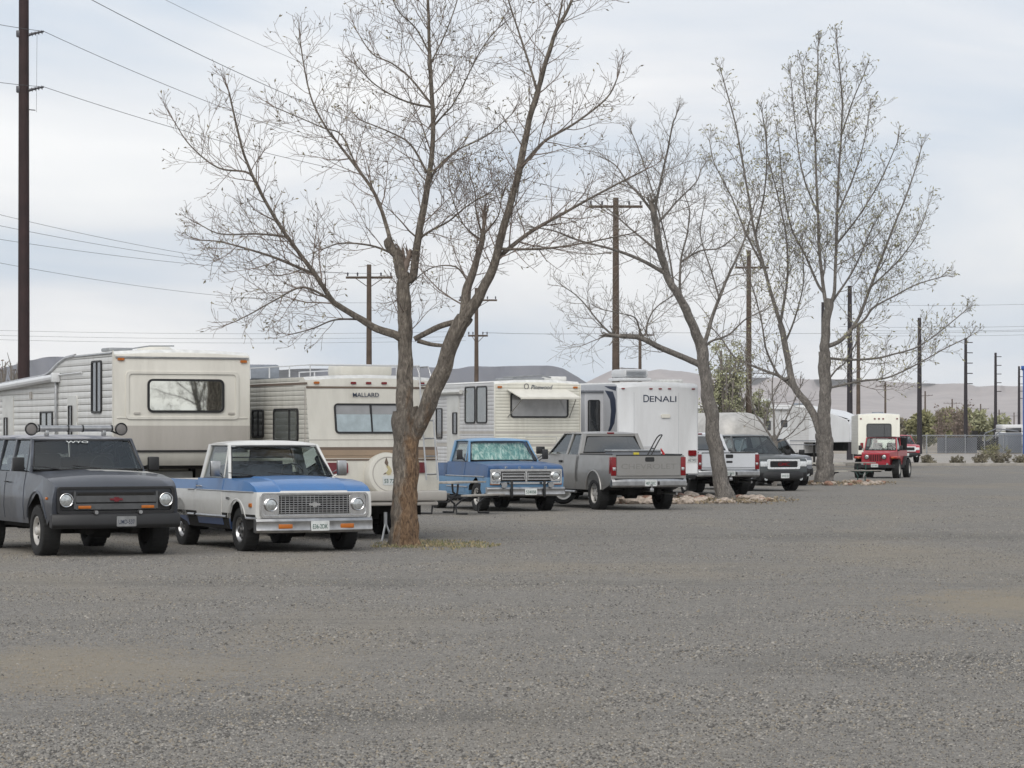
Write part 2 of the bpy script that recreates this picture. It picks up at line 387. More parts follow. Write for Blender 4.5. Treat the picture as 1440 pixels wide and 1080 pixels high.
# ------------------------------------------------------------------ vehicles: shared parts
def wheel(parent, x, side, yc, r, w, style='slot', rim='alu', rr=None, label=None):
    """side = +1 left, -1 right; yc = distance of the tyre's centre plane from the axis"""
    rr = rr or r*.56; o = Vector((x, side*yc, r)); ax = (0, side, 0)
    g = G(); g.lathe([(-w*.45,.02),(-w*.45,rr*.9),(w*.05,rr*.9),(w*.05,.02)], o, ax, 20)
    hub = g.obj('wheel', 'under', parent)
    if label: hub['label'] = label
    g = G(); h = w/2
    g.lathe([(-h*.8,rr),(-h,rr+.03),(-h*1.02,(r+rr)/2),(-h*.92,r*.94),(-h*.72,r*.99),(-h*.3,r),(0,r*.995),(h*.3,r),(h*.72,r*.99),(h*.92,r*.94),(h*1.02,(r+rr)/2),(h,rr+.03),(h*.8,rr)], o, ax, 40)
    for k in range(32):       # tread blocks
        a = 2*math.pi*k/32
        c, s_ = math.cos(a), math.sin(a); c2, s2 = math.cos(a+.11), math.sin(a+.11)
        for y0, y1 in ((-.9,-.3),(-.2,.2),(.3,.9)):
            A = [Vector((x+cc*q, side*yc+h*yy, r+ss*q)) for cc,ss,q,yy in ((c,s_,r*.985,y0),(c2,s2,r*.985,y0),(c2,s2,r*.985,y1),(c,s_,r*.985,y1))]
            B = [Vector((x+cc*q, side*yc+h*yy*.94, r+ss*q)) for cc,ss,q,yy in ((c,s_,r*1.008,y0),(c2,s2,r*1.008,y0),(c2,s2,r*1.008,y1),(c,s_,r*1.008,y1))]
            g.hexa(A, B)
    g.obj('tyre', 'rubber', hub)
    g = G()
    g.lathe([(h*.7,rr*1.02),(h*.86,rr*1.0),(h*.86,rr*.93),(h*.5,rr*.86),(h*.42,rr*.80)], o, ax, 36)
    if style == 'slot':
        g.lathe([(h*.42,rr*.80),(h*.5,rr*.62),(h*.55,rr*.5),(h*.55,rr*.3)], o, ax, 36)
        g.lathe([(h*.55,rr*.32),(h*.95,rr*.29),(h*1.05,rr*.2),(h*1.08,.001)], o, ax, 20)
        g.m = 1
        for k in range(8):
            a = 2*math.pi*k/8; c = o+Vector((math.cos(a)*rr*.66, side*(h*.5), math.sin(a)*rr*.66))
            g.cyl(c, c+Vector((0,side*.012,0)), rr*.1, n=10)
    else:
        ns = 5 if style == 'spoke5' else 6
        g.lathe([(h*.62,rr*.3),(h*.7,rr*.2),(h*.72,.001)], o, ax, 18)
        for k in range(ns):
            a = 2*math.pi*k/ns
            def P(rad, off, dy): return o+Vector((math.cos(a)*rad-math.sin(a)*off, side*dy, math.sin(a)*rad+math.cos(a)*off))
            g.hexa([P(rr*.15,-rr*.16,h*.5),P(rr*.15,rr*.16,h*.5),P(rr*.15,rr*.16,h*.68),P(rr*.15,-rr*.16,h*.68)],
                   [P(rr*.9,-rr*.12,h*.45),P(rr*.9,rr*.12,h*.45),P(rr*.9,rr*.12,h*.62),P(rr*.9,-rr*.12,h*.62)])
    g.obj('rim', [rim,'under'], hub, recalc=True)
    return hub
def lamp(parent, x, y, z, r, name='headlight', d=.05, axis=(1,0,0), bez='chrome', lens='lens'):
    o = Vector((x,y,z))
    g = G(); g.lathe([(-.02,r*1.05),(d,r*1.2),(d*1.1,r*1.12),(d*.9,r)], o, axis, 24); g.m = 1
    g.lathe([(d*.7,r*1.02),(d*.85,r*.8),(d*.95,r*.4),(d*.98,.001)], o, axis, 24)
    return g.obj(name, [bez, lens], parent)
def plate_obj(parent, fr, cx, cz, s, w=.31, h=.155, bg='plate', ink='plateink'):
    g = G(); g.plate(fr, rrect(cx,cz,w,h,.015), .0, .008); p = g.obj('licence_plate', bg, parent)
    text(s, fr, cx, cz-.008, h*.45, ink, p, w=w*.82, d=.009); return p
def mirror(parent, base, side, head, w=.16, h=.24, mat='black', th=.06, arm=True):
    bx, by, bz = base; hx, hy, hz = head
    g = G()
    if arm:
        g.tube([(bx,by,bz),(hx,hy*.98,hz-h*.3)], .012); g.tube([(bx-.1,by,bz+.05),(hx,hy*.98,hz)], .010)
    g.box(hx-th/2,hx+th/2,hy-w/2,hy+w/2,hz-h/2,hz+h/2,.02)
    return g.obj('side_mirror', mat, parent)
def cab(parent, xa, xaf, xrt, xr, zb, zr, wb, wt, pill='white', roof='white', bpil=(), rearglass=True, gl='glass', rearmat=None,
        ps=.055, vent=None, sidegl=None, roofpeak=.05, zc=None, rearbar=True, frontround=.12, labelroof=None, roofdrop=0, pillars=None):
    """greenhouse: pillars, roof, panes, seats.  xa/xr bottom of windscreen and back wall, xaf/xrt their tops"""
    zc = zc or zb
    g = G()
    def post(p, q, sx, sy=.045):
        p, q = Vector(p), Vector(q)
        def rc(c): return [c+Vector((a*sx/2, b*sy/2, 0)) for a,b in ((-1,-1),(1,-1),(1,1),(-1,1))]
        g.hexa(rc(p), rc(q))
    for s in (1,-1):
        post((xa-.02,s*wb,zc-.04),(xaf-.01,s*wt,zr+.02), ps+.01)
        post((xr+.05,s*(wb-.03),zb-.04),(xrt+.04,s*(wt-.03),zr+.02), .12, .105)
        for k, (xb, xt) in enumerate(bpil):
            post((xb,s*(wb-.004),zb-.03),(xt,s*(wt-.004),zr+.02), .07 if not pillars else pillars[k])
        if vent: post((vent[0],s*(wb-.005),zb-.02),(vent[1],s*(wt-.01),zr), .022, .025)
        # drip rail
        post_pts = [(xaf+.0, s*(wt+.012), zr+.012), (xrt-.02, s*(wt+.012), zr+.012)]
        g.tube(post_pts, .016)
    g.box(xaf-.06,xaf+.015,-wt,wt,zr-.02,zr+.02)
    g.box(xrt-.02,xrt+.06,-wt,wt,zr-.05,zr+.02)
    if rearbar: g.box(xr,xr+.06,-wb,wb,zb-.02,zb+.05)
    g.obj('cab_frame', pill, parent, bevel=.008)
    # roof
    L = xaf-xrt
    poly = [(xrt-.015,zr),(xaf+.015,zr)]+[(xaf+.03-L*t, zr+.012+roofpeak*math.sin(min(1,t/.28)*math.pi/2) if t < .5 else zr+.012+roofpeak*math.sin(min(1,(1-t)/.2)*math.pi/2)) for t in (0,.04,.1,.2,.35,.5,.65,.8,.9,.96,1)]
    poly[-1] = (xrt-.03, zr+.012)
    def zf(x,yn,z): return z - (z-zr)*.55*abs(yn)**3.0 - (0 if z > zr+.01 else 0)
    body('roof', poly, lambda x,z: wt+.022-max(0,(x-(xaf-frontround)))*.25, [roof], parent, xs=frange(xrt,xaf,6)[1:-1], ys=(-.9,-.7,-.4,0,.4,.7,.9), zf=zf, bevel=.012, label=labelroof)
    # panes
    m = .03
    g = G(); k = wb-ps*.6; kt = wt-ps*.6
    g.quadgrid((xa,-k,zc+.01),(xa,k,zc+.01),(xaf,kt,zr-.01),(xaf,-kt,zr-.01), 10, 4, (.05,0,0))
    ws = g.obj('windscreen', gl, parent, smooth=60)
    g = G()                                   # rubber gasket as a closed tube
    ptsb = [Vector((xa+.05*4*(i/8)*(1-i/8)*.6, -k+2*k*i/8, zc+.015)) for i in range(9)]
    ptst = [Vector((xaf+.05*4*(i/8)*(1-i/8)*.6, -kt+2*kt*i/8, zr-.015)) for i in range(9)]
    g.tube(ptsb+ptst[::-1], .013, 6, closed=True)
    g.obj('gasket', 'black', ws)
    g = G(); 
    if rearglass:
        kk = wb-.10; kkt = wt-.10
        xg0, xg1 = xr-.004, xrt-.004
        g.quadgrid((xg0,kk,zb+.06),(xg0,-kk,zb+.06),(xg1,-kkt,zr-.06),(xg1,kkt,zr-.06), 8, 3, (-.02,0,0))
        rg = g.obj('rear_window', rearmat or gl, parent, smooth=60)
        g = G()
        g.tube([(xg0,kk,zb+.06),(xg0,-kk,zb+.06),(xg1,-kkt,zr-.06),(xg1,kkt,zr-.06)], .014, 6, closed=True)
        g.obj('gasket','black',rg)
    cuts = [(xa-.05, xaf-.06)]+list(bpil)+[(xr+.08, xrt+.07)]
    for s in (1,-1):
        for (b0,t0),(b1,t1) in zip(cuts, cuts[1:]):
            g = G(); g.quadgrid((b1,s*(wb-.012),zb),(b0,s*(wb-.012),zb),(t0,s*(wt-.012),zr),(t1,s*(wt-.012),zr),4,3)
            g.obj('side_window', sidegl or gl, parent)
def seats(parent, x, zb, ys=((-.62,.62),), top=.28, mat='seat', wheel_y=.38, dash=None, xw=None):
    for y0,y1 in ys:
        g = G(); g.box(x-.14,x,y0,y1,zb-.02,zb+top,.05); g.obj('seat_back', mat, parent)
    if dash:
        g = G(); g.box(dash-.35,dash-.05,-.75,.75,zb-.02,zb+.05,.02); g.obj('dashboard','interior',parent)
        cx = dash-.5; pts = []
        for k in range(16):
            a = 2*math.pi*k/16; pts.append((cx-.06*math.sin(a), wheel_y+.19*math.cos(a), zb+.06+.17*math.sin(a)))
        g = G(); g.tube(pts, .014, 6, closed=True); g.tube([(cx,wheel_y-.18,zb+.06),(cx,wheel_y+.18,zb+.06)], .014); g.tube([(cx+.3,wheel_y,zb-.05),(cx,wheel_y,zb+.06)], .02)
        g.obj('steering_wheel','black',parent)
def wipers(parent, xa, zc, k):
    g = G()
    for y in (-k*.55, k*.3):
        g.tube([(xa+.07,y,zc+.01),(xa+.055,y-.3,zc+.06)], .008); g.tube([(xa+.06,y-.05,zc+.03),(xa+.045,y-.5,zc+.075)], .007)
    g.obj('wiper','black',parent)
def underbody(parent, x0, x1, z0, z1, axles, r, wh=.42):
    g = G(); g.box(x0,x1,-wh,-wh+.12,z0,z1); g.box(x0,x1,wh-.12,wh,z0,z1); g.box(x0+.3,x1-.5,-wh,wh,z0+.05,z1); g.box(-abs(min(axles))+.55 if min(axles)<0 else .55, (-.55 if min(axles)<0 else max(axles)-.55), -.80,.80,z0+.06,z1+.02)  # last, widest box added to block light and deepen the shade underneath
    for ax in axles: g.cyl((ax,-.72,r),(ax,.72,r),.05); g.cyl((ax,-.14,r),(ax,.14,r),.13)
    g.obj('chassis','under',parent)
def vehicle_place(o, center, theta, facing=True):
    """theta = turn from straight along the line of sight"""
    o.location = center
    t = R(theta)
    o.rotation_euler = (0,0, math.atan2(-math.cos(t), math.sin(t)) if facing else math.atan2(math.cos(t), -math.sin(t)))

def arched_body(cfg):
    """side outline for a bonneted vehicle, origin at the front axle"""
    r, wb, zb = cfg['r'], cfg['wb'], cfg['zb']; ar = cfg.get('ar', r*1.17); cz = cfg.get('acz', r)
    P = [(cfg['fo']-.03, cfg.get('zf', zb+.05))]
    P += arch(0, cz, ar, zb); P += arch(-wb, cz, ar, zb)
    P += cfg['tail']            # (x,z) from the rear bottom, up and forward, ending before the hood
    P += cfg['hood']
    return P

def bowtie(g, fr, cx, cz, w, h, d0, d1):
    p = [(-.5,-.22),(-.2,-.22),(-.17,-.5),(.2,-.5),(.17,-.22),(.5,-.22),(.46,.22),(.2,.22),(.17,.5),(-.2,.5),(-.17,.22),(-.54,.22)]
    g.plate(fr, [(cx+a*w, cz+b*h) for a,b in p], d0, d1)

# ------------------------------------------------------------------ blue and white pickup
def blue_white_pickup():
    t = thing('pickup_truck', 'blue and white vintage pickup with chrome eggcrate grille parked in front of the motorhome', 'pickup truck')
    W = 1.0
    def wf(x,z):
        a = lerp_tab([(.3,.93),(.5,.975),(.62,1),(.95,.995),(1.0,.985),(1.15,.955),(1.3,.93)], z)*W
        if x > .45 and z > .9: a -= (x-.45)*.03
        if x > .7: a -= (x-.7)*.12
        return a
    cfg = dict(r=.36, wb=2.92, zb=.36, ar=.44, acz=.38, fo=.86, zf=.46,
        tail=[(-3.9,.42),(-3.9,1.13),(-2.075,1.13),(-2.075,.62),(-2.045,.62),(-2.045,1.165)],
        hood=[(-.6,1.175),(-.45,1.165),(.1,1.155),(.5,1.12),(.72,1.06),(.84,.985),(.855,.94)])
    def zf(x,yn,z):
        if -3.86 < x < -2.10 and z > 1.0 and abs(yn) < .885: return .62
        if x > -.5 and z > .97: return z+.035*(1-yn*yn)*min(1,(.85-x)*3)+ (.018 if abs(yn)<.6 else 0)
        return z
    def matf(c,n):
        if n.z < -.2 or (c.z < .9 and abs(c.y) < .85 and abs(n.x) > .3 and c.x < .7 and c.x > -3.8): return 3
        if n.z > .9 and -2.04 < c.x < -.6: return 3
        if c.z > .975: return 0
        if c.z > .53: return 1
        return 2
    body('body', arched_body(cfg), wf, ['blue','white','lowblue','under'], t, xs=(-3.86,-3.83,-3.4,-2.6,-2.13,-2.1,-1.4,-.6,-.2,.2,.45,.6,.72,.8), zs=(.53,.62,.8,.975,1.0,1.08), ys=(-.9,-.88,-.6,-.58,-.3,0,.3,.58,.6,.88,.9), zf=zf, matf=matf, bevel=.022)
    cab(t, -.58,-1.02,-1.98,-2.04, 1.175,1.70, .90,.76, pill='white', roof='white', zc=1.19, vent=(-.9,-1.08), roofpeak=.075, gl='glass')
    seats(t, -1.72, 1.17, top=.22, mat='seatblue', dash=-.62)
    g = G(); g.tube([(-1.9,-.5,1.5),(-1.9,.5,1.5)],.012); g.box(-1.93,-1.91,-.5,.5,1.3,1.44,.01); g.obj('parcel_rack','black',t)
    wipers(t,-.6,1.19,.8)
    for s in (1,-1):
        d = panel('door', [(-.72,.42),(-1.97,.42),(-1.97,1.16),(-.72,1.16)], s, wf, 'white', t, .006, (-1.3,), (.53,.62,.8,.975,1.08))
        # blue upper and lower bands of the door are coats on the same sheet
        d.data.materials.append(M['blue']); d.data.materials.append(M['lowblue'])
        for p in d.data.polygons:
            cz = p.center.z; p.material_index = 1 if cz > .975 else (2 if cz < .53 else 0)
        g = G(); y = s*(wf(-1.8,1.0)+.012); g.tube([(-1.72,y,1.03),(-1.72,y+s*.03,1.035),(-1.9,y+s*.03,1.035),(-1.9,y,1.03)], .011); g.obj('handle','chrome',d)
        for x0,x1 in ((-3.88,-3.4),(-2.44,-2.1),(-2.0,-.5),(.44,.84)):
            g = G()
            pts = [(x0+(x1-x0)*i/6, s*(wf(x0+(x1-x0)*i/6,.975)+.008), .975) for i in range(7)]; 
            if x0 < .4: g.tube(pts, .011, 5); g.obj('side_moulding','dullchrome',t); g = G()
            pts = [(x0+(x1-x0)*i/6, s*(wf(x0+(x1-x0)*i/6,.56)+.006), .56) for i in range(7)]; g.tube(pts, .022, 5)
            g.obj('side_moulding','dullchrome',t)
        g = G()
        pts = [(.47*math.cos(a), s*(wf(.47*math.cos(a), .38+.47*math.sin(a))+.002), .38+.47*math.sin(a)) for a in frange(.35,math.pi-.35,14)]
        g.tube(pts, .010, 5); g.obj('wheel_arch_lip','white',t); g = G()
        pts = [(-.5+1.25*i/6, s*(wf(-.5+1.25*i/6,.975)+.008), .975) for i in range(7)]; g.tube(pts,.011,5)
        g.obj('side_moulding','dullchrome',t)
        g = G(); g.box(.60,.72,s*(wf(.66,.78))-.02,s*(wf(.66,.78))+.012,.735,.80,.01); g.obj('side_marker','amber',t)
        g = G(); fr = f_right(-wf(-.2,.86)) if s < 0 else f_left(wf(-.2,.86))
        g.plate(fr, rrect(-.42 if s<0 else .42,.86,.16,.035,.01),.002,.01); g.obj('fender_badge','dullchrome',t)
        wheel(t, 0, s, .84, .36, .24, 'slot', 'dullchrome'); wheel(t, -2.92, s, .84, .36, .24, 'slot', 'dullchrome')
        mirror(t, (-.78,s*.93,1.17), s, (-.74,s*1.10,1.33), .17, .25, 'dullchrome')
    # front
    fr = f_front(.855)
    g = G(); g.ring(fr, rrect(0,.765,1.84,.40,.07), rrect(0,.775,1.74,.32,.05), -.03, .03)
    g.plate(fr, rrect(-.735,.775,.29,.33,.05), -.02, .012); g.plate(fr, rrect(.735,.775,.29,.33,.05), -.02, .012)
    g.plate(fr, rrect(0,.585,1.80,.045,.01), -.02, .02)
    gr = g.obj('grille_surround','chrome',t, bevel=.006)
    g = G(); g.plate(fr, rrect(0,.775,1.19,.29,.02), -.01,.004); g.obj('grille_backing','under',t)
    g = G()
    for k in range(17): y = -.56+1.12*k/16; g.box(.85,.872,y-.0055,y+.0055,.635,.915)
    for k in range(8): z = .65+.25*k/7; g.box(.848,.875,-.58,.58,z-.006,z+.006)
    grl = g.obj('grille','dullchrome',t)
    g = G(); bowtie(g, f_front(.872), 0,.775,.19,.075,0,.02); g.obj('emblem','chrome',grl)
    for s in (1,-1): lamp(t,.855,s*.735,.775,.088)
    # bumper: a curved chrome blade
    poly = [(.86,.34),(.95,.33),(.985,.37),(.97,.43),(.985,.52),(.955,.56),(.86,.555)]
    bp = body('front_bumper', poly, lambda x,z: .985, ['dullchrome'], t, ys=(-.9,-.7,-.4,-.1,.1,.4,.7,.9), bevel=.012)
    for v in bp.data.vertices: v.co.x -= .10*abs(v.co.y)**3.5
    for s in (-1,1):
        g = G(); g.box(.935,.975,s*.52-.115,s*.52+.115,.40,.47,.008); g.obj('turn_signal','amber',t)
    plate_obj(t, f_front(.99), .05,.44,'E36-2DK')
    underbody(t,-3.8,.7,.30,.45,(0,-2.92),.36)
    return t

# ------------------------------------------------------------------ dark primer wagon with a light bar
def wagon():
    t = thing('station_wagon','dark grey primer carryall with roof light bar and round spot lamps','truck')
    W = 1.02
    def wf(x,z):
        a = lerp_tab([(.4,.95),(.6,.985),(.75,1),(1.0,.995),(1.2,.965),(1.4,.93)], z)*W
        if x > .45 and z > 1.0: a -= (x-.45)*.05
        if x > .65: a -= (x-.65)*.12
        return a
    cfg = dict(r=.40, wb=3.23, zb=.50, ar=.52, acz=.46, fo=.84, zf=.66,
        tail=[(-4.5,.6),(-4.55,1.30)], hood=[(-.62,1.30),(-.45,1.285),(.1,1.26),(.5,1.21),(.74,1.15),(.84,1.09),(.845,1.05)])
    def zf(x,yn,z):
        if x > -.5 and z > 1.04: return z+.05*(1-yn*yn)*min(1,(.85-x)*3)
        return z
    def matf(c,n):
        if n.z < -.2 or (c.z < 1.0 and abs(c.y) < .85 and abs(n.x) > .3 and -4.4 < c.x < .7): return 1
        if n.z > .9 and -4.5 < c.x < -.62: return 1
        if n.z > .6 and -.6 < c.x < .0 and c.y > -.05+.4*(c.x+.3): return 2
        return 0
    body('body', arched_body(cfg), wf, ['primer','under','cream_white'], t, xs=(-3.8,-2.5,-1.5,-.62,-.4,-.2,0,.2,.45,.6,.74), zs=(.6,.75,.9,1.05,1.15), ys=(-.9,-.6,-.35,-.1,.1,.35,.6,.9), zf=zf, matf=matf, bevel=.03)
    cab(t,-.62,-.98,-4.2,-4.5,1.31,1.80,.92,.80,pill='primer',roof='primer_roof',bpil=((-1.82,-1.86),(-2.62,-2.62),(-3.3,-3.3)),zc=1.32,vent=(-.95,-1.1),roofpeak=.07,gl='glass',pillars=(.10,.06,.1))
    for yy in ((.15,.72),(-.72,-.15)): seats(t,-1.6,1.31,(yy,),top=.27)
    seats(t,-2.8,1.31,((-.7,.7),),top=.2); seats(t,-1.6,1.31,(),dash=-.62)
    wipers(t,-.64,1.32,.8)
    g = G(); g.tube([(-2.1,.62,1.35),(-2.1,.62,1.76),(-2.1,-.62,1.76),(-2.1,-.62,1.35)],.02); g.obj('roll_bar','black',t)
    for s in (1,-1):
        panel('door', [(-.74,.56),(-1.84,.56),(-1.84,1.29),(-.74,1.29)], s, wf,'primer',t,.008,(-1.3,),(.75,.9,1.05,1.15))
        panel('door', [(-1.88,.56),(-2.68,.56),(-2.68,1.29),(-1.88,1.29)], s, wf,'primer',t,.008,(-2.2,),(.75,.9,1.05,1.15), label='second door of the wagon')
        g = G(); y = s*(wf(-1.7,1.1)+.012); g.tube([(-1.6,y,1.13),(-1.6,y+s*.03,1.135),(-1.76,y+s*.03,1.135)], .012); g.obj('door_handle','black',t)
        g = G(); g.box(.56,.64,s*wf(.6,.9)-.02,s*wf(.6,.9)+.012,.89,.93,.008); g.obj('side_marker','amber',t)
        wheel(t,0,s,.87,.40,.30,'slot','alu'); wheel(t,-3.23,s,.87,.40,.30,'slot','alu')
        mirror(t,(-.78,s*.95,1.3),s,(-.72,s*1.10,1.42),.18,.22,'black',.09)
        g = G(); pts = [(.55*math.cos(a), s*(wf(.55*math.cos(a), .46+.55*math.sin(a))), .46+.55*math.sin(a)) for a in frange(.25,math.pi-.25,14)]
        g.tube(pts,.018,6); g.obj('wheel_arch_lip','primer',t)
    fr = f_front(.845)
    g = G(); g.ring(fr, rrect(0,.88,1.86,.42,.05), rrect(0,.885,1.76,.33,.04), -.03,.035); g.obj('grille_surround','black',t,bevel=.008)
    g = G(); g.plate(fr, rrect(0,.885,1.74,.32,.03), -.03,-.004); g.m = 1
    g.plate(fr, rrect(0,.90,1.27,.10,.01), .0,.03); g.plate(fr, rrect(0,.785,1.27,.09,.01), .0,.02)
    g.plate(fr, rrect(-.65,.885,.035,.27,.005), .0,.02); g.plate(fr, rrect(.65,.885,.035,.27,.005), .0,.02)
    g.obj('grille',['black','darksteel'],t,bevel=.004)
    g = G(); g.plate(fr, rrect(0,.965,1.2,.045,.01), .0,.008); g.obj('grille_slot','under',t)
    g = G(); bowtie(g,f_front(.877),0,.895,.2,.07,0,.015); g.obj('emblem','darkred',t)
    for s in (-1,1):
        g = G(); g.box(.86,.885,s*.50-.10,s*.50+.10,.755,.80,.006); g.obj('turn_signal','amber',t)
    for s in (1,-1): lamp(t,.845,s*.79,.885,.09)
    poly = [(.84,.47),(.96,.45),(1.0,.50),(1.0,.62),(.96,.68),(.84,.68)]
    bp = body('front_bumper', poly, lambda x,z: 1.02, ['black'], t, ys=(-.9,-.7,-.4,0,.4,.7,.9), bevel=.02)
    for v in bp.data.vertices: v.co.x -= .09*abs(v.co.y)**3.5
    for y in (.35,-.35): g = G(); g.cyl((1.0,y,.70),(.9,y,.70),.03); g.obj('bumper_bolt','dullchrome',t)
    plate_obj(t,f_front(1.003),.12,.56,'UMD-537',bg='dullchrome',ink='ink')
    # roof light bar
    g = G(); g.tube([(-1.35,-.62,1.98),(-1.35,.62,1.98)],.052,12); g.box(-1.4,-1.3,-.5,-.44,1.86,1.95,.01); g.box(-1.4,-1.3,.44,.5,1.86,1.95,.01)
    g.m = 1
    for y in (-.12,.12,-.60,.60): g.cyl((-1.35,y-.012,1.98),(-1.35,y+.012,1.98),.058,n=14)
    lb = g.obj('light_bar',['dullchrome','black'],t)
    for s in (1,-1):
        lamp(lb,-1.31,s*.74,1.97,.085,'spot_lamp',.05,bez='black',lens='inkgrey'); 
        g = G(); g.lathe([(-.06,.02),(-.05,.07),(0,.10),(.03,.105)],(-1.3,s*.74,1.97),(1,0,0),20); g.tube([(-1.35,s*.62,1.93),(-1.33,s*.74,1.88)],.015); g.obj('lamp_shell','black',lb)
    k = tilt((-.62,0,1.32),(-.98,0,1.80),(0,1,0)); k = (k[0]+Vector((.055,0,0)),)+k[1:]
    text('WYO', k, -.10,.555,.04,'plate',t,'windscreen_lettering',w=.36,d=.004)
    underbody(t,-4.4,.7,.36,.55,(0,-3.23),.40)
    return t

# ------------------------------------------------------------------ blue older pickup with grille guards
def blue_pickup():
    t = thing('pickup_truck','two-tone blue vintage pickup with crinkled foil sunshade behind its windscreen','pickup truck')
    def wf(x,z):
        a = lerp_tab([(.3,.94),(.5,.98),(.75,1),(.9,1.0),(1.1,.965),(1.3,.93)], z)
        if x > .7: a -= (x-.7)*.1
        return a
    cfg = dict(r=.37, wb=2.97, zb=.40, ar=.46, acz=.40, fo=.87, zf=.52,
        tail=[(-3.95,.45),(-3.95,1.15),(-2.08,1.15),(-2.08,.62),(-2.05,.62),(-2.05,1.20)],
        hood=[(-.58,1.205),(-.4,1.195),(.2,1.17),(.6,1.145),(.8,1.12),(.87,1.07),(.87,1.03)])
    def zf(x,yn,z):
        if -3.91 < x < -2.14 and z > 1.0 and abs(yn) < .885: return .62
        if x > -.5 and z > 1.02: return z+.03*(1-yn*yn)*min(1,(.9-x)*3)
        return z
    def matf(c,n):
        if n.z < -.2 or (c.z < .95 and abs(c.y) < .85 and abs(n.x) > .3 and -3.85 < c.x < .7): return 2
        if n.z > .9 and -2.04 < c.x < -.6: return 2
        return 0 if c.z > .84 else 1
    body('body', arched_body(cfg), wf, ['ford_dark','ford_light','under'], t, xs=(-3.91,-3.88,-2.6,-2.17,-2.14,-1.3,-.6,-.2,.2,.6,.8), zs=(.6,.84,1.0,1.1), ys=(-.9,-.88,-.5,0,.5,.88,.9), zf=zf, matf=matf, bevel=.02)
    cab(t,-.60,-.98,-1.98,-2.02,1.21,1.70,.90,.76,pill='ford_light',roof='ford_light',zc=1.225,vent=(-.9,-1.06),roofpeak=.07,gl='glass')
    seats(t,-1.7,1.2,top=.2,dash=None)
    for s in (1,-1):
        d = panel('door', [(-.72,.46),(-1.97,.46),(-1.97,1.19),(-.72,1.19)], s, wf,'ford_light',t,.006,(-1.3,),(.6,.84,1.0,1.1))
        d.data.materials.append(M['ford_dark'])
        for p in d.data.polygons: p.material_index = 1 if p.center.z > .84 else 0
        g = G()
        for zz, x0, x1 in ((.86,-2.0,.70),(.60,-1.98,-.5)):
            g = G(); g.tube([(x0+(x1-x0)*i/8, s*(wf(x0+(x1-x0)*i/8,zz)+.01), zz) for i in range(9)], .016, 5); g.obj('side_moulding','dullchrome',t)
        wheel(t,0,s,.83,.37,.25,'slot','alu'); wheel(t,-2.97,s,.83,.37,.25,'slot','alu')
        mirror(t,(-.75,s*.93,1.2),s,(-.70,s*1.12,1.38),.15,.24,'blackmetal')
    fr = f_front(.87)
    g = G(); g.ring(fr, rrect(0,.86,1.84,.36,.03), rrect(0,.865,1.76,.28,.02), -.03,.035)
    g.plate(fr, rrect(0,1.0,1.86,.035,.01), 0,.03)
    g.plate(fr, rrect(0,.865,.05,.26,.005), 0,.03)
    for s in (-1,1):
        for z in (.94,.79): g.plate(fr, rrect(s*.33,z,.56,.02,.005), 0,.025)
        for k in range(4): g.plate(fr, rrect(s*.33,.815+.033*k,.54,.008,.002), 0,.015)
        g.plate(fr, rrect(s*.33,.865,.56,.022,.005), 0,.028); g.plate(fr, rrect(s*.045,.865,.02,.17,.005), 0,.03); g.plate(fr, rrect(s*.615,.865,.02,.17,.005), 0,.03)
        g.plate(fr, rrect(s*.76,.865,.24,.25,.03), -.01,.008)
    g.obj('grille_surround','chrome',t,bevel=.004)
    g = G(); g.plate(fr, rrect(0,.865,1.30,.25,.02), -.01,.004); g.obj('grille','under',t)
    for s in (1,-1): lamp(t,.872,s*.76,.875,.085)
    for s in (-1,1):
        g = G(); g.box(.875,.90,s*.80-.12,s*.80+.12,.665,.71,.008); g.obj('turn_signal','amber',t)
    for ch, y in zip('FORD', (-.51,-.17,.17,.51)): text(ch, f_front(.875), y, 1.075,.055,'lens',t,'hood_letter',w=.06,d=.0)
    poly = [(.87,.40),(.96,.39),(1.0,.43),(.985,.5),(1.0,.57),(.96,.61),(.87,.61)]
    bp = body('front_bumper', poly, lambda x,z: 1.0, ['dullchrome'], t, ys=(-.9,-.7,-.4,0,.4,.7,.9), bevel=.015)
    for v in bp.data.vertices: v.co.x -= .09*abs(v.co.y)**3.5
    for s in (-1,1):
        g = G(); g.box(1.0,1.05,s*.42-.03,s*.42+.03,.36,.76,.012); g.obj('bumper_guard','black',t)
        g = G(); g.cyl((.96,s*.60,.66),(1.02,s*.60,.66),.07,n=16); g.tube([(.95,s*.6,.66),(.93,s*.6,.58)],.012); g.obj('fog_lamp','dullchrome',t)
    plate_obj(t,f_front(1.004),.08,.50,'534058')
    underbody(t,-3.8,.7,.32,.46,(0,-2.97),.37)
    return t

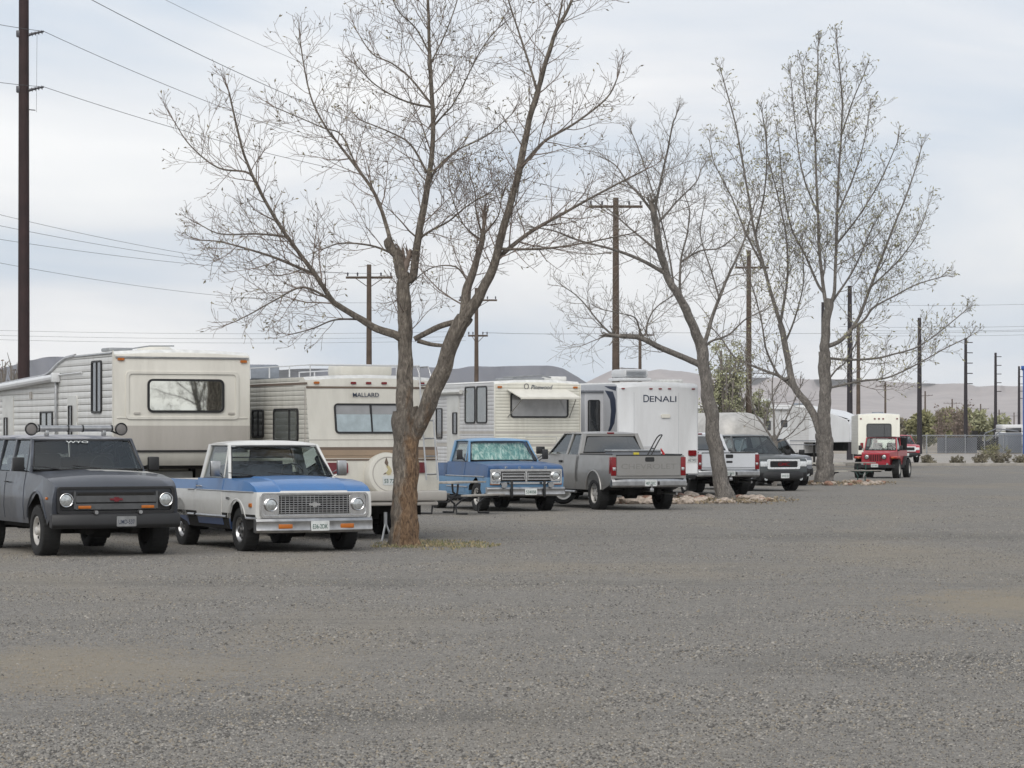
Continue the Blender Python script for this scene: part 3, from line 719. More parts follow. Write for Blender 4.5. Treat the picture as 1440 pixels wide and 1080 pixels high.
# ------------------------------------------------------------------ modern pickups seen from behind
def modern_pickup(name, label, col, wbase, tail_z, belt, roofz, r, ext=True, gate_text=None, W=.99, privacy='privacy', platetxt='487 GKC', gm=True, handle2=False, rimstyle='spoke6'):
    """origin at the middle of the rear axle, x forward"""
    t = thing(name, label, 'pickup truck')
    tl = -1.15; f = wbase+.93; zb = .50
    def wf(x,z):
        a = lerp_tab([(.4,.94),(.55,.97),(.8,1),(1.0,.995),(1.3,.96),(1.5,.93)], z)*W
        if x > wbase+.5: a -= (x-wbase-.5)*.15
        return a
    xc0, xc1 = (1.13, 1.0+2.35) if ext else (1.13, 1.0+1.9)      # cab back, windscreen base
    P = [(f-.03,zb)]+arch(wbase,r+.06,r*1.2,zb)+arch(0,r+.06,r*1.2,zb)+[(tl+.03,.66),(tl,.75),(tl,tail_z),(xc0-.05,tail_z),(xc0-.05,.7),(xc0-.02,.7),(xc0-.02,belt),(xc1,belt+.02),(xc1+.2,belt+.0),(f-.35,belt-.05),(f-.08,belt-.14),(f,belt-.3)]
    def zf(x,yn,z):
        if tl+.06 < x < xc0-.1 and z > tail_z-.03 and abs(yn) < .885: return tail_z-.5
        if x > xc1 and z > belt-.2: return z+.04*(1-yn*yn)
        return z
    def matf(c,n):
        if n.z < -.2 or (c.z < r*2 and abs(c.y) < .85 and abs(n.x) > .3 and tl+.1 < c.x < f-.2): return 1
        if n.z > .9 and xc0 < c.x < xc1-.02: return 1
        if abs(c.y) < .87 and tl+.05 < c.x < xc0-.1 and c.z < tail_z+.01: return 1
        return 0
    body('body', P, wf, [col,'black'], t, xs=(tl+.06,tl+.09,-.5,.5,xc0-.14,xc0-.11,xc0+.8,xc1,f-.5,f-.2), zs=(.6,.8,1.0,1.2), ys=(-.9,-.88,-.5,0,.5,.88,.9), zf=zf, matf=matf, bevel=.035)
    cab(t, xc1, xc1-.72, xc0+.2, xc0+.02, belt, roofz-.06, .90,.72, pill=col, roof=col, bpil=((xc0+.92,xc0+.88),), zc=belt+.03, gl='glass', rearmat=privacy, sidegl='glass', roofpeak=.06, rearbar=True, pillars=(.12,))
    seats(t, xc0+1.3, belt, ((.15,.65),(-.65,-.15)), top=.25)
    g = G(); 
    g.box(xc0+.16,xc0+.22,-.09,.09,roofz-.05,roofz-.01,.01); g.obj('third_brake_light','redlens',t)
    for s in (1,-1):
        panel('door', [(xc0+.98,zb+.06),(xc1+.08,zb+.06),(xc1+.08,belt-.01),(xc0+.98,belt-.01)], s, wf, col, t, .006,(xc0+1.5,),(.6,.8,1.0,1.2))
        panel('door', [(xc0+.12,zb+.06),(xc0+.94,zb+.06),(xc0+.94,belt-.01),(xc0+.12,belt-.01)], s, wf, col, t, .005,(),(.6,.8,1.0,1.2), label='narrow rear half door')
        g = G(); y = s*(wf(xc0+1.15,1.1)); g.box(xc0+1.04,xc0+1.22,y-.02,y+.035,belt-.2,belt-.14,.012); g.obj('door_handle','black',t)
        g = G(); x0 = xc0+.05; g.tube([(x0,s*(W+.0),zb-.06),(xc1+.1,s*(W+.0),zb-.06)],.035,8); g.obj('running_board','dullchrome',t)
        wheel(t,0,s,.85,r,.27,rimstyle,'alu',rr=r*.58); wheel(t,wbase,s,.85,r,.27,rimstyle,'alu',rr=r*.58)
        mirror(t,(xc1-.05,s*.93,belt),s,(xc1-.05,s*1.14,belt+.1),.22,.19,'black',.1)
        g = G(); pts = [(r*1.24*math.cos(a), s*(wf(0,.8)+.004), r+.06+r*1.24*math.sin(a)) for a in frange(.1,math.pi-.1,16)]
        g.tube(pts,.022,6); g.obj('wheel_arch_lip',col,t); g = G(); pts = [(wbase+q[0],q[1],q[2]) for q in pts]; g.tube(pts,.022,6); g.obj('wheel_arch_lip',col,t)
        # tail lamp at the corner
        g = G(); y0 = s*(W*.985)
        g.box(tl-.012,tl+.15,min(y0-s*.13,y0+s*.012),max(y0-s*.13,y0+s*.012),tail_z-.50,tail_z-.04,.02)
        tlmp = g.obj('tail_light','redlens',t)
        g = G(); g.box(tl-.017,tl+.02,min(y0-s*.11,y0-s*.03),max(y0-s*.11,y0-s*.03),tail_z-.37,tail_z-.29,.01); g.obj('reversing_lamp','lens',tlmp)
    fr = f_rear(tl)
    g = G(); g.plate(fr, rrect(0,(tail_z+.86)/2+.0,2*W-.30,tail_z-.86,.02), .0,.025); g.m = 1
    g.plate(fr, rrect(0,tail_z-.0,2*W-.28,.03,.01), -.02,.03)
    tg = g.obj('tailgate',[col,'black'],t,bevel=.008)
    g = G(); g.plate(fr, rrect(.02,tail_z-.1,.24,.11,.03), .02,.032); 
    if handle2: g.plate(fr, rrect(.02,tail_z-.27,.2,.06,.02), .02,.032)
    g.obj('tailgate_handle','black',tg)
    if gate_text: text(gate_text, fr, 0, tail_z-.27,.13,'gateink',tg,'tailgate_lettering',w=1.45,d=.025)
    poly = [(tl+.02,.60),(tl-.10,.58),(tl-.14,.62),(tl-.14,.74),(tl-.10,.79),(tl+.02,.79)]
    bp = body('rear_bumper', poly, lambda x,z: W*.99, ['dullchrome'], t, ys=(-.85,-.3,.3,.85), bevel=.015)
    for v in bp.data.vertices: v.co.x += .08*abs(v.co.y)**3.5
    g = G(); g.box(tl-.08,tl-.0,-.9,.9,.785,.80); g.m = 0; g.box(tl-.148,tl-.1,-.24,-.18,.64,.73,.01) ; g.obj('bumper_step','black',t)
    plate_obj(t,f_rear(tl-.143),0,.69,platetxt,bg='plate',ink='plateink')
    g = G(); g.box(tl-.22,tl+.2,-.05,.05,.47,.56,.01); g.cyl((tl-.2,0,.56),(tl-.2,0,.62),.02); g.cyl((tl-.2,0,.61),(tl-.2,0,.66),.03); g.obj('tow_hitch','dullchrome',t)
    g = G(); g.tube([(tl+.5,-.55,.45),(tl+.0,-.75,.42)],.035,8); g.obj('exhaust_pipe','dullchrome',t)
    underbody(t,tl+.2,f-.3,.40,.6,(0,wbase),r)
    # chrome bed rail tops
    g = G()
    for s in (1,-1): g.tube([(tl+.1,s*(W*.93),tail_z+.012),(xc0-.1,s*(W*.93),tail_z+.012)],.02,6)
    g.obj('bed_rail_cap','black',t)
    return t

# ------------------------------------------------------------------ modern front ends
def front_suv(name, label, cat, col, W=.98, belt=1.17, roofz=1.84, fo=.92, wb=3.0, r=.40, pick=False, chromegr=True, letters=None, length=1.0, lowtrim='black'):
    t = thing(name, label, cat)
    zb = .42; tl = -wb-1.05
    def wf(x,z):
        a = lerp_tab([(.3,.95),(.6,.985),(.8,1),(1.0,.99),(1.25,.95)], z)*W
        if x > .4: a -= (x-.4)**2*.32
        return a
    P = [(fo-.06,.36)]+arch(0,r+.04,r*1.17,zb)+arch(-wb,r+.04,r*1.17,zb)+[(tl,.5),(tl,belt)]+[(-.58,belt),(-.35,belt-.005),(.3,belt-.02),(.65,belt-.06),(fo-.05,belt-.12),(fo,belt-.2),(fo+.02,.62),(fo,.45)]
    def zf(x,yn,z): return z+(.05*(1-abs(yn)**2) if x > -.5 and z > belt-.15 else 0)
    def matf(c,n):
        if n.z < -.2 or (c.z < .85 and abs(c.y) < .82 and abs(n.x) > .3 and tl+.1 < c.x < fo-.25): return 1
        if n.z > .9 and tl < c.x < -.6: return 1
        if c.z < .62 and c.x > .55: return 1
        return 0
    body('body',P,wf,[col,lowtrim],t,xs=(-2.5,-1.5,-.6,-.2,.2,.4,.6,.75),zs=(.62,.8,1.0),ys=(-.9,-.75,-.5,-.25,0,.25,.5,.75,.9),zf=zf,matf=matf,bevel=.03)
    xr = tl+.1 if not pick else -2.6
    cab(t,-.6,-1.2,xr+.1 if pick else xr+.3,xr,belt,roofz-.06,.89,.70,pill=col,roof=col,bpil=((-1.7,-1.72),)+(() if pick else ((-2.6,-2.62),)),zc=belt+.02,gl='glass',sidegl='privacy' if not pick else 'glass',roofpeak=.06,pillars=(.09,.09))
    seats(t,-1.75,belt,((.15,.65),(-.65,-.15)),top=.22,dash=-.62)
    wipers(t,-.64,belt+.03,.75)
    for s in (1,-1):
        panel('door', [(-.66,zb+.08),(-1.7,zb+.08),(-1.7,belt-.01),(-.66,belt-.01)], s, wf, col, t,.006,(-1.2,),(.62,.8,1.0))
        wheel(t,0,s,.83,r,.27,'spoke5','alu'); wheel(t,-wb,s,.83,r,.27,'spoke5','alu')
        mirror(t,(-.66,s*.93,belt),s,(-.64,s*1.12,belt+.09),.2,.17,'black',.1)
        g = G(); g.box(fo-.16,fo+.045,min(s*(W-.37),s*(W-.11)),max(s*(W-.37),s*(W-.11)),belt-.36,belt-.19,.03); g.obj('headlight','lampglass',t)
        g = G(); g.cyl((fo+.03,s*.66,.42),(fo+.0,s*.66,.42),.06,n=14); g.obj('fog_lamp','lens',t)
    fr = f_front(fo+.02); zc = belt-.28
    g = G(); g.ring(fr, rrect(0,zc,1.22,.32,.05), rrect(0,zc,1.04,.20,.04),-.03,.03); g.obj('grille_surround','lampglass' if chromegr else 'black',t,bevel=.008)
    g = G(); g.plate(fr, rrect(0,zc,1.08,.22,.03),-.03,.003)
    for k in range(5): g.plate(fr, rrect(0,zc-.08+.04*k,1.05,.008,.002),.0,.015)
    g.obj('grille','black',t)
    if letters: text(letters,fr,0,zc,.11,'redlens',t,'grille_lettering',w=.42,d=.018)
    poly = [(fo-.05,.40),(fo+.08,.40),(fo+.11,.45),(fo+.11,.60),(fo+.07,.66),(fo-.05,.66)]
    bp = body('front_bumper',poly,lambda x,z:W*.98,[lowtrim],t,ys=(-.9,-.7,-.4,0,.4,.7,.9),bevel=.02)
    for v in bp.data.vertices: v.co.x -= .22*abs(v.co.y)**3
    plate_obj(t,f_front(fo+.112),.0,.52,'WYO 22',w=.31)
    underbody(t,tl+.2,.6,.32,.5,(0,-wb),r)
    return t

def jeep():
    t = thing('off_road_car','small red off-road car with round headlights and black hard top near the cream trailer','car')
    wb = 2.37; r = .40
    def wf(x,z): return .70 if x < -.55 else .70-.12*(x+.55)/1.1
    P = [(.5,.52),(.5,1.04),(.45,1.08),(-.55,1.13),(-.56,1.16),(-2.95,1.16),(-2.98,.5)]+arch(-wb,r+.05,.50,.5)[::-1]+[(-.5,.5)]
    def matf(c,n): return 1 if n.z < -.3 or (n.z > .9 and c.x < -.6) else 0
    body('body',P,wf,['red','under'],t,xs=(-.55,0),ys=(-.6,0,.6),matf=matf,bevel=.03)
    for s in (1,-1):
        poly = [(.52,.83),(.55,.90),(.3,.93),(-.35,.93),(-.62,.72),(-.60,.66),(-.34,.82),(.3,.84)]
        g = G(); fr = f_left(.62) if s > 0 else f_right(-.62)
        pts = [((-x if s > 0 else x),z) for x,z in poly]; g.plate(fr, pts, .0,.28); g.obj('front_wing','redflare',t,bevel=.02)
        g = G(); poly = [(-1.75,.55),(-1.85,.72),(-2.1,.92),(-2.6,.92),(-2.85,.75),(-2.82,.68),(-2.6,.84),(-2.12,.84),(-1.92,.68),(-1.82,.52)]
        g.plate(f_left(.70) if s > 0 else f_right(-.70), [((-x if s>0 else x),z) for x,z in poly], .0,.14); g.obj('rear_flare','black',t,bevel=.015)
        wheel(t,0,s,.79,r,.28,'spoke5','alu',rr=r*.55); wheel(t,-wb,s,.79,r,.27,'spoke5','alu',rr=r*.55)
        panel('door',[(-.68,.55),(-1.6,.55),(-1.6,1.15),(-.68,1.15)],s,wf,'red',t,.01,(),(.8,))
        mirror(t,(-.66,s*.72,1.18),s,(-.62,s*.86,1.27),.14,.2,'black',.08)
        lamp(t,.51,s*.36,.90,.085,bez='black')
        g = G(); g.cyl((.66,s*.52,.60),(.62,s*.52,.60),.05,n=12); g.obj('fog_lamp','lens',t)
        g = G(); g.box(.54,.57,s*.72-.05,s*.72+.05,.84,.88,.01); g.obj('turn_signal','amber',t)
    g = G()
    for k in range(7): y=(k-3)*.075; g.box(.495,.512,y-.022,y+.022,.72,1.0,.008)
    g.obj('grille_slot','under',t)
    poly = [(.55,.45),(.72,.45),(.72,.58),(.55,.58)]
    body('front_bumper',poly,lambda x,z:.80,['black'],t,bevel=.012)
    plate_obj(t,f_front(.722),0,.55,'27 491',w=.3,h=.14)
    cab(t,-.62,-.80,-2.85,-2.95,1.17,1.68,.68,.62,pill='red',roof='softtop',bpil=((-1.62,-1.62),),zc=1.18,gl='glass',sidegl='privacy',roofpeak=.05)
    for y in (-.70,.66): g = G(); g.box(-2.93,-1.66,y,y+.04,1.16,1.70,.01); g.obj('hard_top_side','softtop',t)
    seats(t,-1.5,1.16,((.1,.5),(-.5,-.1)),top=.32,dash=-.62,wheel_y=.3)
    underbody(t,-2.8,.5,.38,.55,(0,-wb),r,.36)
    return t
# ------------------------------------------------------------------ caravans and motorhomes (x = 0 is the end wall facing the camera)
def pane_mat(name, col, rough=.06, metal=0, coat=1.0, var=.3):
    m, nt, b = _mat(name); v = coords(nt); n = noise_n(nt, v, 1.6, 3)
    c = ramp(nt, n, [(.3, tuple(x*(1-var) for x in col)), (.7, tuple(x*(1+var) for x in col))])
    nt.links.new(c, b.inputs['Base Color']); b.inputs['Roughness'].default_value = rough
    b.inputs['Metallic'].default_value = metal; b.inputs['Coat Weight'].default_value = coat; b.inputs['Coat Roughness'].default_value = .02
    return m
M['darkpane'] = pane_mat('dark_glazing', (.022,.024,.026))
M['greypane'] = pane_mat('blind_behind_glazing', (.26,.26,.26))
M['greenpane'] = pane_mat('curtained_glazing', (.12,.13,.12))
M['mirrorpane'] = pane_mat('mirror_film_glazing', (.66,.68,.64), .02, 1.0, 0, .05)
def window(parent, fr, cx, cz, w, h, r=.08, pane='darkpane', fm='black', t=.035, bars=(), label=None, name='window', curtain=None):
    g = G(); g.ring(fr, rrect(cx,cz,w,h,r), rrect(cx,cz,w-2*t,h-2*t,max(.01,r-t)), -.01, .03)
    for b in bars: g.plate(fr, rrect(cx+b,cz,.035,h-t,.005), .0,.026)
    wdo = g.obj(name, fm, parent, label=label)
    g = G(); g.plate(fr, rrect(cx,cz,w-1.6*t,h-1.6*t,max(.01,r-t)), -.01, .012); g.obj('pane', pane, wdo)
    if curtain:
        o,u,v,n = fr; g = G(); zb_, zt = cz-h/2+t, cz-h/2+t+h*curtain; x0, x1 = cx-w/2+t, cx+w/2-t; k = int((x1-x0)/.035)
        pts = [(x0+(x1-x0)*i/(2*k), .014+.012*(i % 2)) for i in range(2*k+1)]
        prev = None
        for x,d in pts:
            a, b = g.bm.verts.new(o+u*x+v*zb_+n*d), g.bm.verts.new(o+u*x+v*zt+n*d)
            if prev: g.bm.faces.new((prev[0],a,b,prev[1]))
            prev = (a,b)
        g.obj('curtain','curtaincloth',wdo,smooth=80)
    return wdo
M['curtaincloth'] = plain('pale_blue_curtain', (.40,.47,.50), .8, 0, .15, 6)
def marker(parent, fr, pts, mat='redlens', w=.09, h=.04):
    for x,z in pts:
        g = G(); g.plate(fr, rrect(x,z,w,h,.012), .0,.03); g.obj('marker_light', mat, parent)
def shell(name, poly, W, mats, parent, matf, xs=(), zs=(), bevel=.05, wf=None):
    return body(name, poly, wf or (lambda x,z: W/2), mats, parent, xs=xs, zs=zs, ys=(-.97,-.5,0,.5,.97), zf=lambda x,y,z: z+(.05*(1-y*y) if z > 2.6 else 0), matf=matf, bevel=bevel)
def rv_wheels(t, xs, W, r=.36):
    for s in (1,-1):
        for x in xs: wheel(t, x, s, W/2-.16, r, .22, 'slot', 'cream_white')
def rv_under(t, x0, x1, z=.5, z1=.75, W=2.0):
    g = G(); g.box(x0,x1,-W/2,-W/2+.1,z,z1); g.box(x0,x1,W/2-.1,W/2,z,z1)
    for k in range(int((x1-x0)/1.5)): g.box(x0+.2+1.5*k,x0+.3+1.5*k,-W/2+.1,W/2-.1,z+.02,z1-.01)
    g.box(x0+1,x1-1,-.6,.6,z-.1,z1-.01); g.obj('chassis','under',t)

def fifth_wheel_nose():
    t = thing('fifth_wheel_trailer','tall cream fifth wheel trailer with a big mirrored nose window behind the grey wagon','trailer')
    W = 2.56
    P = [(.0,1.62),(.03,1.45),(.14,1.30),(.5,1.24),(2.3,1.24),(2.35,.62),(9.6,.62),(9.6,2.80),(4.4,3.0),(4.1,3.04),(3.5,3.2),(3.0,3.30),(2.5,3.33),(.14,3.34),(.04,3.28),(.0,3.18)]
    def matf(c,n):
        if n.z < -.6: return 3
        if n.z > .6: return 4
        if n.x < -.3 or c.x < .1:
            return 2 if 1.58 < c.z < 2.02 else 1
        return 0
    shell('body', P, W, ['sidingw','nosebeige','lowbeige','under','roofskin'], t, matf, xs=(.1,), zs=(1.45,1.58,2.02,2.16), bevel=.045)
    fr = f_rear(0)
    g = G(); g.ring(fr, rrect(0,2.56,2.12,.86,.07), rrect(0,2.56,2.0,.76,.06), -.005, .022); g.plate(fr, rrect(0,2.16,2.44,.03,.01),0,.012); g.obj('cap_moulding','nosebeige',t,bevel=.008)
    g = G(); g.plate(fr, rrect(0,1.565,2.45,.035,.01), 0,.016); g.obj('trim_strip','black',t)
    g = G(); g.plate(fr, rrect(0,3.235,2.5,.03,.008), 0,.02); g.obj('roof_trim','dullchrome',t)
    window(t, fr, .06,2.555,1.44,.60,.10,'mirrorpane', t=.04, label='wide nose window mirroring bare trees')
    marker(t, fr, ((-1.15,3.20),(1.15,3.18)), 'amber', .12,.045)
    fl = f_left(W/2)
    window(t, fl, -1.0,2.72,.62,.95,.07,'darkpane', bars=(0,))
    window(t, fl, -4.3,2.12,.85,.36,.04,'greenpane', bars=(0,))
    g = G(); g.plate(fl, rrect(-2.55,1.95,.62,1.25,.05), 0,.02); d = g.obj('door','cream_white',t); window(d, (fl[0]+Y*.02,)+fl[1:], -2.62,2.05,.2,.7,.03,'greypane',t=.02)
    g = G(); g.plate(fl, rrect(-7.1,1.75,.8,1.75,.05), 0,.02); d = g.obj('door','cream_white',t); window(d, (fl[0]+Y*.02,)+fl[1:], -7.2,1.8,.22,.8,.03,'greypane',t=.02)
    # awning roll with its arm
    g = G(); g.tube([(3.45,W/2+.09,2.93),(9.3,W/2+.09,2.74)],.07,10); g.box(3.38,3.5,W/2,W/2+.16,2.84,3.02,.02); g.tube([(1.9,W/2+.03,3.0),(3.4,W/2+.03,2.98)],.015); g.obj('awning_roll','rvwhite',t)
    g = G(); g.box(3.52,3.58,W/2,W/2+.06,1.1,2.9,.01); g.obj('awning_arm','dullchrome',t)
    g = G(); g.tube([(2.4,W/2,3.30),(.1,W/2,3.31)],.022,6); g.tube([(9.6,W/2,2.80),(4.4,W/2,2.99),(4.1,W/2,3.04),(3.5,W/2,3.2),(3.0,W/2,3.29),(2.4,W/2,3.32)],.035,6); g.obj('roof_edge','dullchrome',t)
    g = G(); g.lathe([(0,.34),(.06,.33),(.11,.26),(.13,.12),(.135,.001)], (1.6,-.0,3.37),(0,0,1),24); g.obj('roof_vent','cream',t)
    g = G(); g.box(1.2,1.7,.55,1.0,3.37,3.44,.02); g.tube([(.9,.9,3.38),(1.0,.3,3.47),(1.1,-.2,3.48)],.012); g.obj('antenna','galv',t)
    g = G(); g.box(5.0,5.5,-.3,.3,2.95,3.10,.03); g.obj('roof_vent','roofskin',t)
    for x,z,w_,h_ in ((-1.9,1.6,.0,0),(-5.6,1.05,.9,.45),(-3.4,.95,.5,.35),(-8.4,1.05,.9,.45)):
        if w_: g = G(); g.ring(fl, rrect(x,z,w_,h_,.03), rrect(x,z,w_-.05,h_-.05,.02),0,.012); g.plate(fl, rrect(x,z-h_/2+.07,.06,.03,.01),0,.02); g.obj('storage_hatch','cream_white',t)
    g = G(); g.plate(fl, rrect(-5.4,2.62,.12,.14,.02),0,.03); g.obj('porch_lamp','lowbeige',t)
    for x in (-.85,.92): g = G(); g.plate(fr, rrect(x,2.24,.12,.035,.01),0,.02); g.obj('cap_vent','lowbeige',t)
    g = G(); g.plate(fl, rrect(-.02,2.3,.05,2.1,.01),0,.012); g.obj('corner_trim','cream',t)
    g = G(); g.box(.75,1.25,-.45,.45,.75,1.20,.03); g.obj('pin_box','cream_white',t)
    for s in (1,-1):
        g = G(); g.box(2.1,2.2,s*.9-.05,s*.9+.05,.05,1.24); g.box(2.02,2.28,s*.9-.13,s*.9+.13,0,.05); g.obj('landing_leg','under',t)
    rv_wheels(t,(6.6,7.5),W); rv_under(t,2.5,9.4)
    return t

def duck_motorhome():
    t = thing('motorhome','cream motorhome with brown stripe, roof rack and round spare wheel cover behind the near tree','motorhome')
    W = 2.44
    P = [(-.02,1.0),(0,.92),(.02,.70),(.3,.64),(7.5,.60),(7.5,2.6),(7.1,2.86),(.40,2.88),(.30,2.82),(.265,2.70)]
    def xb(z): return .265*(z-1.0)/1.7-.0
    def matf(c,n):
        if n.z < -.6: return 3
        if n.z > .6: return 4
        if n.x < -.3:
            if 1.54 < c.z < 1.64 or 2.69 < c.z < 2.715: return 2 if c.z < 2 else 5
            if 1.44 < c.z < 1.54: return 5
            if c.z < 1.10: return 1
            return 1
        if 1.44 < c.z < 1.64: return 2
        if c.x < .6 and c.z > 2.69: return 1
        return 0
    shell('body', P, W, ['sidingc','cream','brown','under','roofskin','tan'], t, matf, zs=(1.1,1.44,1.54,1.64,2.69,2.715), bevel=.05)
    fr = tilt((-.02+.0,0,1.0),(.265,0,2.70),(0,-1,0)); fr = (fr[0]-fr[2]*1.0+Vector((0,0,0)),)+fr[1:]   # v is about height
    g = G(); g.plate(fr, rrect(0,2.72,2.44,.035,.01), 0,.014); g.plate(fr, rrect(0,1.42,2.44,.03,.01),0,.012); g.obj('trim_strip','brown',t)
    g = G(); g.plate(fr, rrect(0,1.545,2.45,.10,.01), 0,.008); g.obj('trim_strip','tan',t)
    window(t, fr, -.04,2.16,1.36,.54,.07,'greypane', t=.03, bars=(.02,), curtain=.58)
    text('MALLARD', fr, -.10,2.585,.075,'ink',t,'lettering',w=.50,d=.03)
    marker(t, fr, ((-.32,2.80),(-.03,2.80),(.27,2.80),(1.0,2.80)),'redlens',.10,.04); marker(t, fr, ((-1.02,2.80),),'amber',.10,.04)
    for s in (-1,1):
        g = G(); g.plate(fr, rrect(s*.74,1.27,.42,.19,.02), 0,.035); g.obj('tail_light','darkred',t)
    # spare wheel in a round cover
    c = fr[0]+fr[1]*.17+fr[2]*1.13; n = fr[3]
    g = G(); g.lathe([(.0,.40),(.14,.40),(.19,.375),(.205,.33),(.205,.001)], c, n, 40); cov = g.obj('spare_wheel_cover','cream',t)
    g = G(); g.lathe([(.205,.315),(.212,.31),(.212,.30),(.205,.295)], c, n, 40); g.obj('cover_ring','lowbeige',cov)
    cf = (c+n*.205, fr[1], fr[2], n)
    g = G(); g.plate(cf, [(-.06,.02),(-.02,-.02),(.03,-.01),(.06,.05),(.04,.11),(.0,.16),(-.03,.2),(-.04,.13),(-.01,.08),(-.03,.05)],0,.006); bird = g.obj('bird_decal','sand',cov)
    g = G(); g.plate(cf, [(-.07,.2),(-.02,.13),(.0,.2),(-.03,.3)],.002,.009); g.plate(cf,[(.08,-.0),(.17,.0),(.15,.03),(.1,.03)],0,.006); g.plate(cf,[(-.11,-.01),(-.06,.0),(-.05,.03),(-.08,.02)],0,.006); g.obj('bird_decal','brown',cov)
    plate_obj(cov, cf, .03,-.12,'53 7291', w=.31,h=.16)
    # bumper and lower step
    g = G(); g.box(-.30,.06,-1.26,1.26,.68,.86,.03); g.box(-.26,.06,-1.1,1.1,.60,.67,.02); g.obj('rear_bumper','lowbeige',t,bevel=.01)
    # ladder
    g = G()
    for y in (-.92,-1.14):
        g.tube([(-.14,y,1.05),(-.06,y,1.5),(.10,y,2.4),(.18,y,2.95),(.3,y,3.08),(.7,y,3.08),(.7,y,2.92)],.016,6)
    for k in range(6):
        z = 1.15+.32*k; x = -.13+(z-1.05)*.17; g.tube([(x,-.92,z),(x,-1.14,z)],.014,6)
    g.obj('ladder','dullchrome',t)
    g = G(); L = 6.6
    for y in (-1.05,1.05):
        g.tube([(.5,y,2.90),(.5,y,3.10),(L,y,3.10),(L,y,2.90)],.012,6)
        for k in range(1,6): g.tube([(.5+k*1.05,y,2.90),(.5+k*1.05,y,3.10)],.014,6)
    g.tube([(.5,-1.05,3.10),(.5,1.05,3.10)],.018,6); g.obj('roof_rack','rvwhite',t)
    g = G(); g.box(.9,1.6,-.7,.3,2.92,3.12,.05); g.obj('roof_vent','cream',t)
    g = G(); g.box(4.6,5.3,.1,.9,2.92,3.2,.05); g.obj('air_conditioner','greybox',t)
    fl = f_left(W/2)
    window(t, fl, -1.25,2.03,1.25,.60,.08,'greenpane', bars=(.18,)); window(t, fl, -2.72,2.06,.62,.52,.06,'darkpane', bars=(0,)); window(t, fl, -5.0,2.1,1.0,.5,.06,'darkpane')
    g = G(); g.plate(fl, rrect(-3.8,2.765,7.2,.04,.01),0,.01); g.obj('trim_strip','brown',t)
    g = G(); g.plate(fl, rrect(-.30,1.85,.03,1.7,.005),0,.014); g.obj('corner_trim','lowbeige',t)
    for y,z,w_,h_ in ((.62,2.45,.28,.20),(.95,1.9,.12,.1)): g = G(); g.ring(fr, rrect(y,z,w_,h_,.02), rrect(y,z,w_-.04,h_-.04,.01),0,.015); g.obj('vent_cover','cream',t)
    g = G(); g.plate(fr, rrect(-.15,1.78,2.3,.012,.002),0,.006); g.obj('panel_seam','lowbeige',t)
    rv_wheels(t,(2.3,6.4),W,.38); rv_under(t,.3,7.2,.42,.68)
    return t
M['sand'] = plain('sand_decal', (.46,.40,.22), .6)

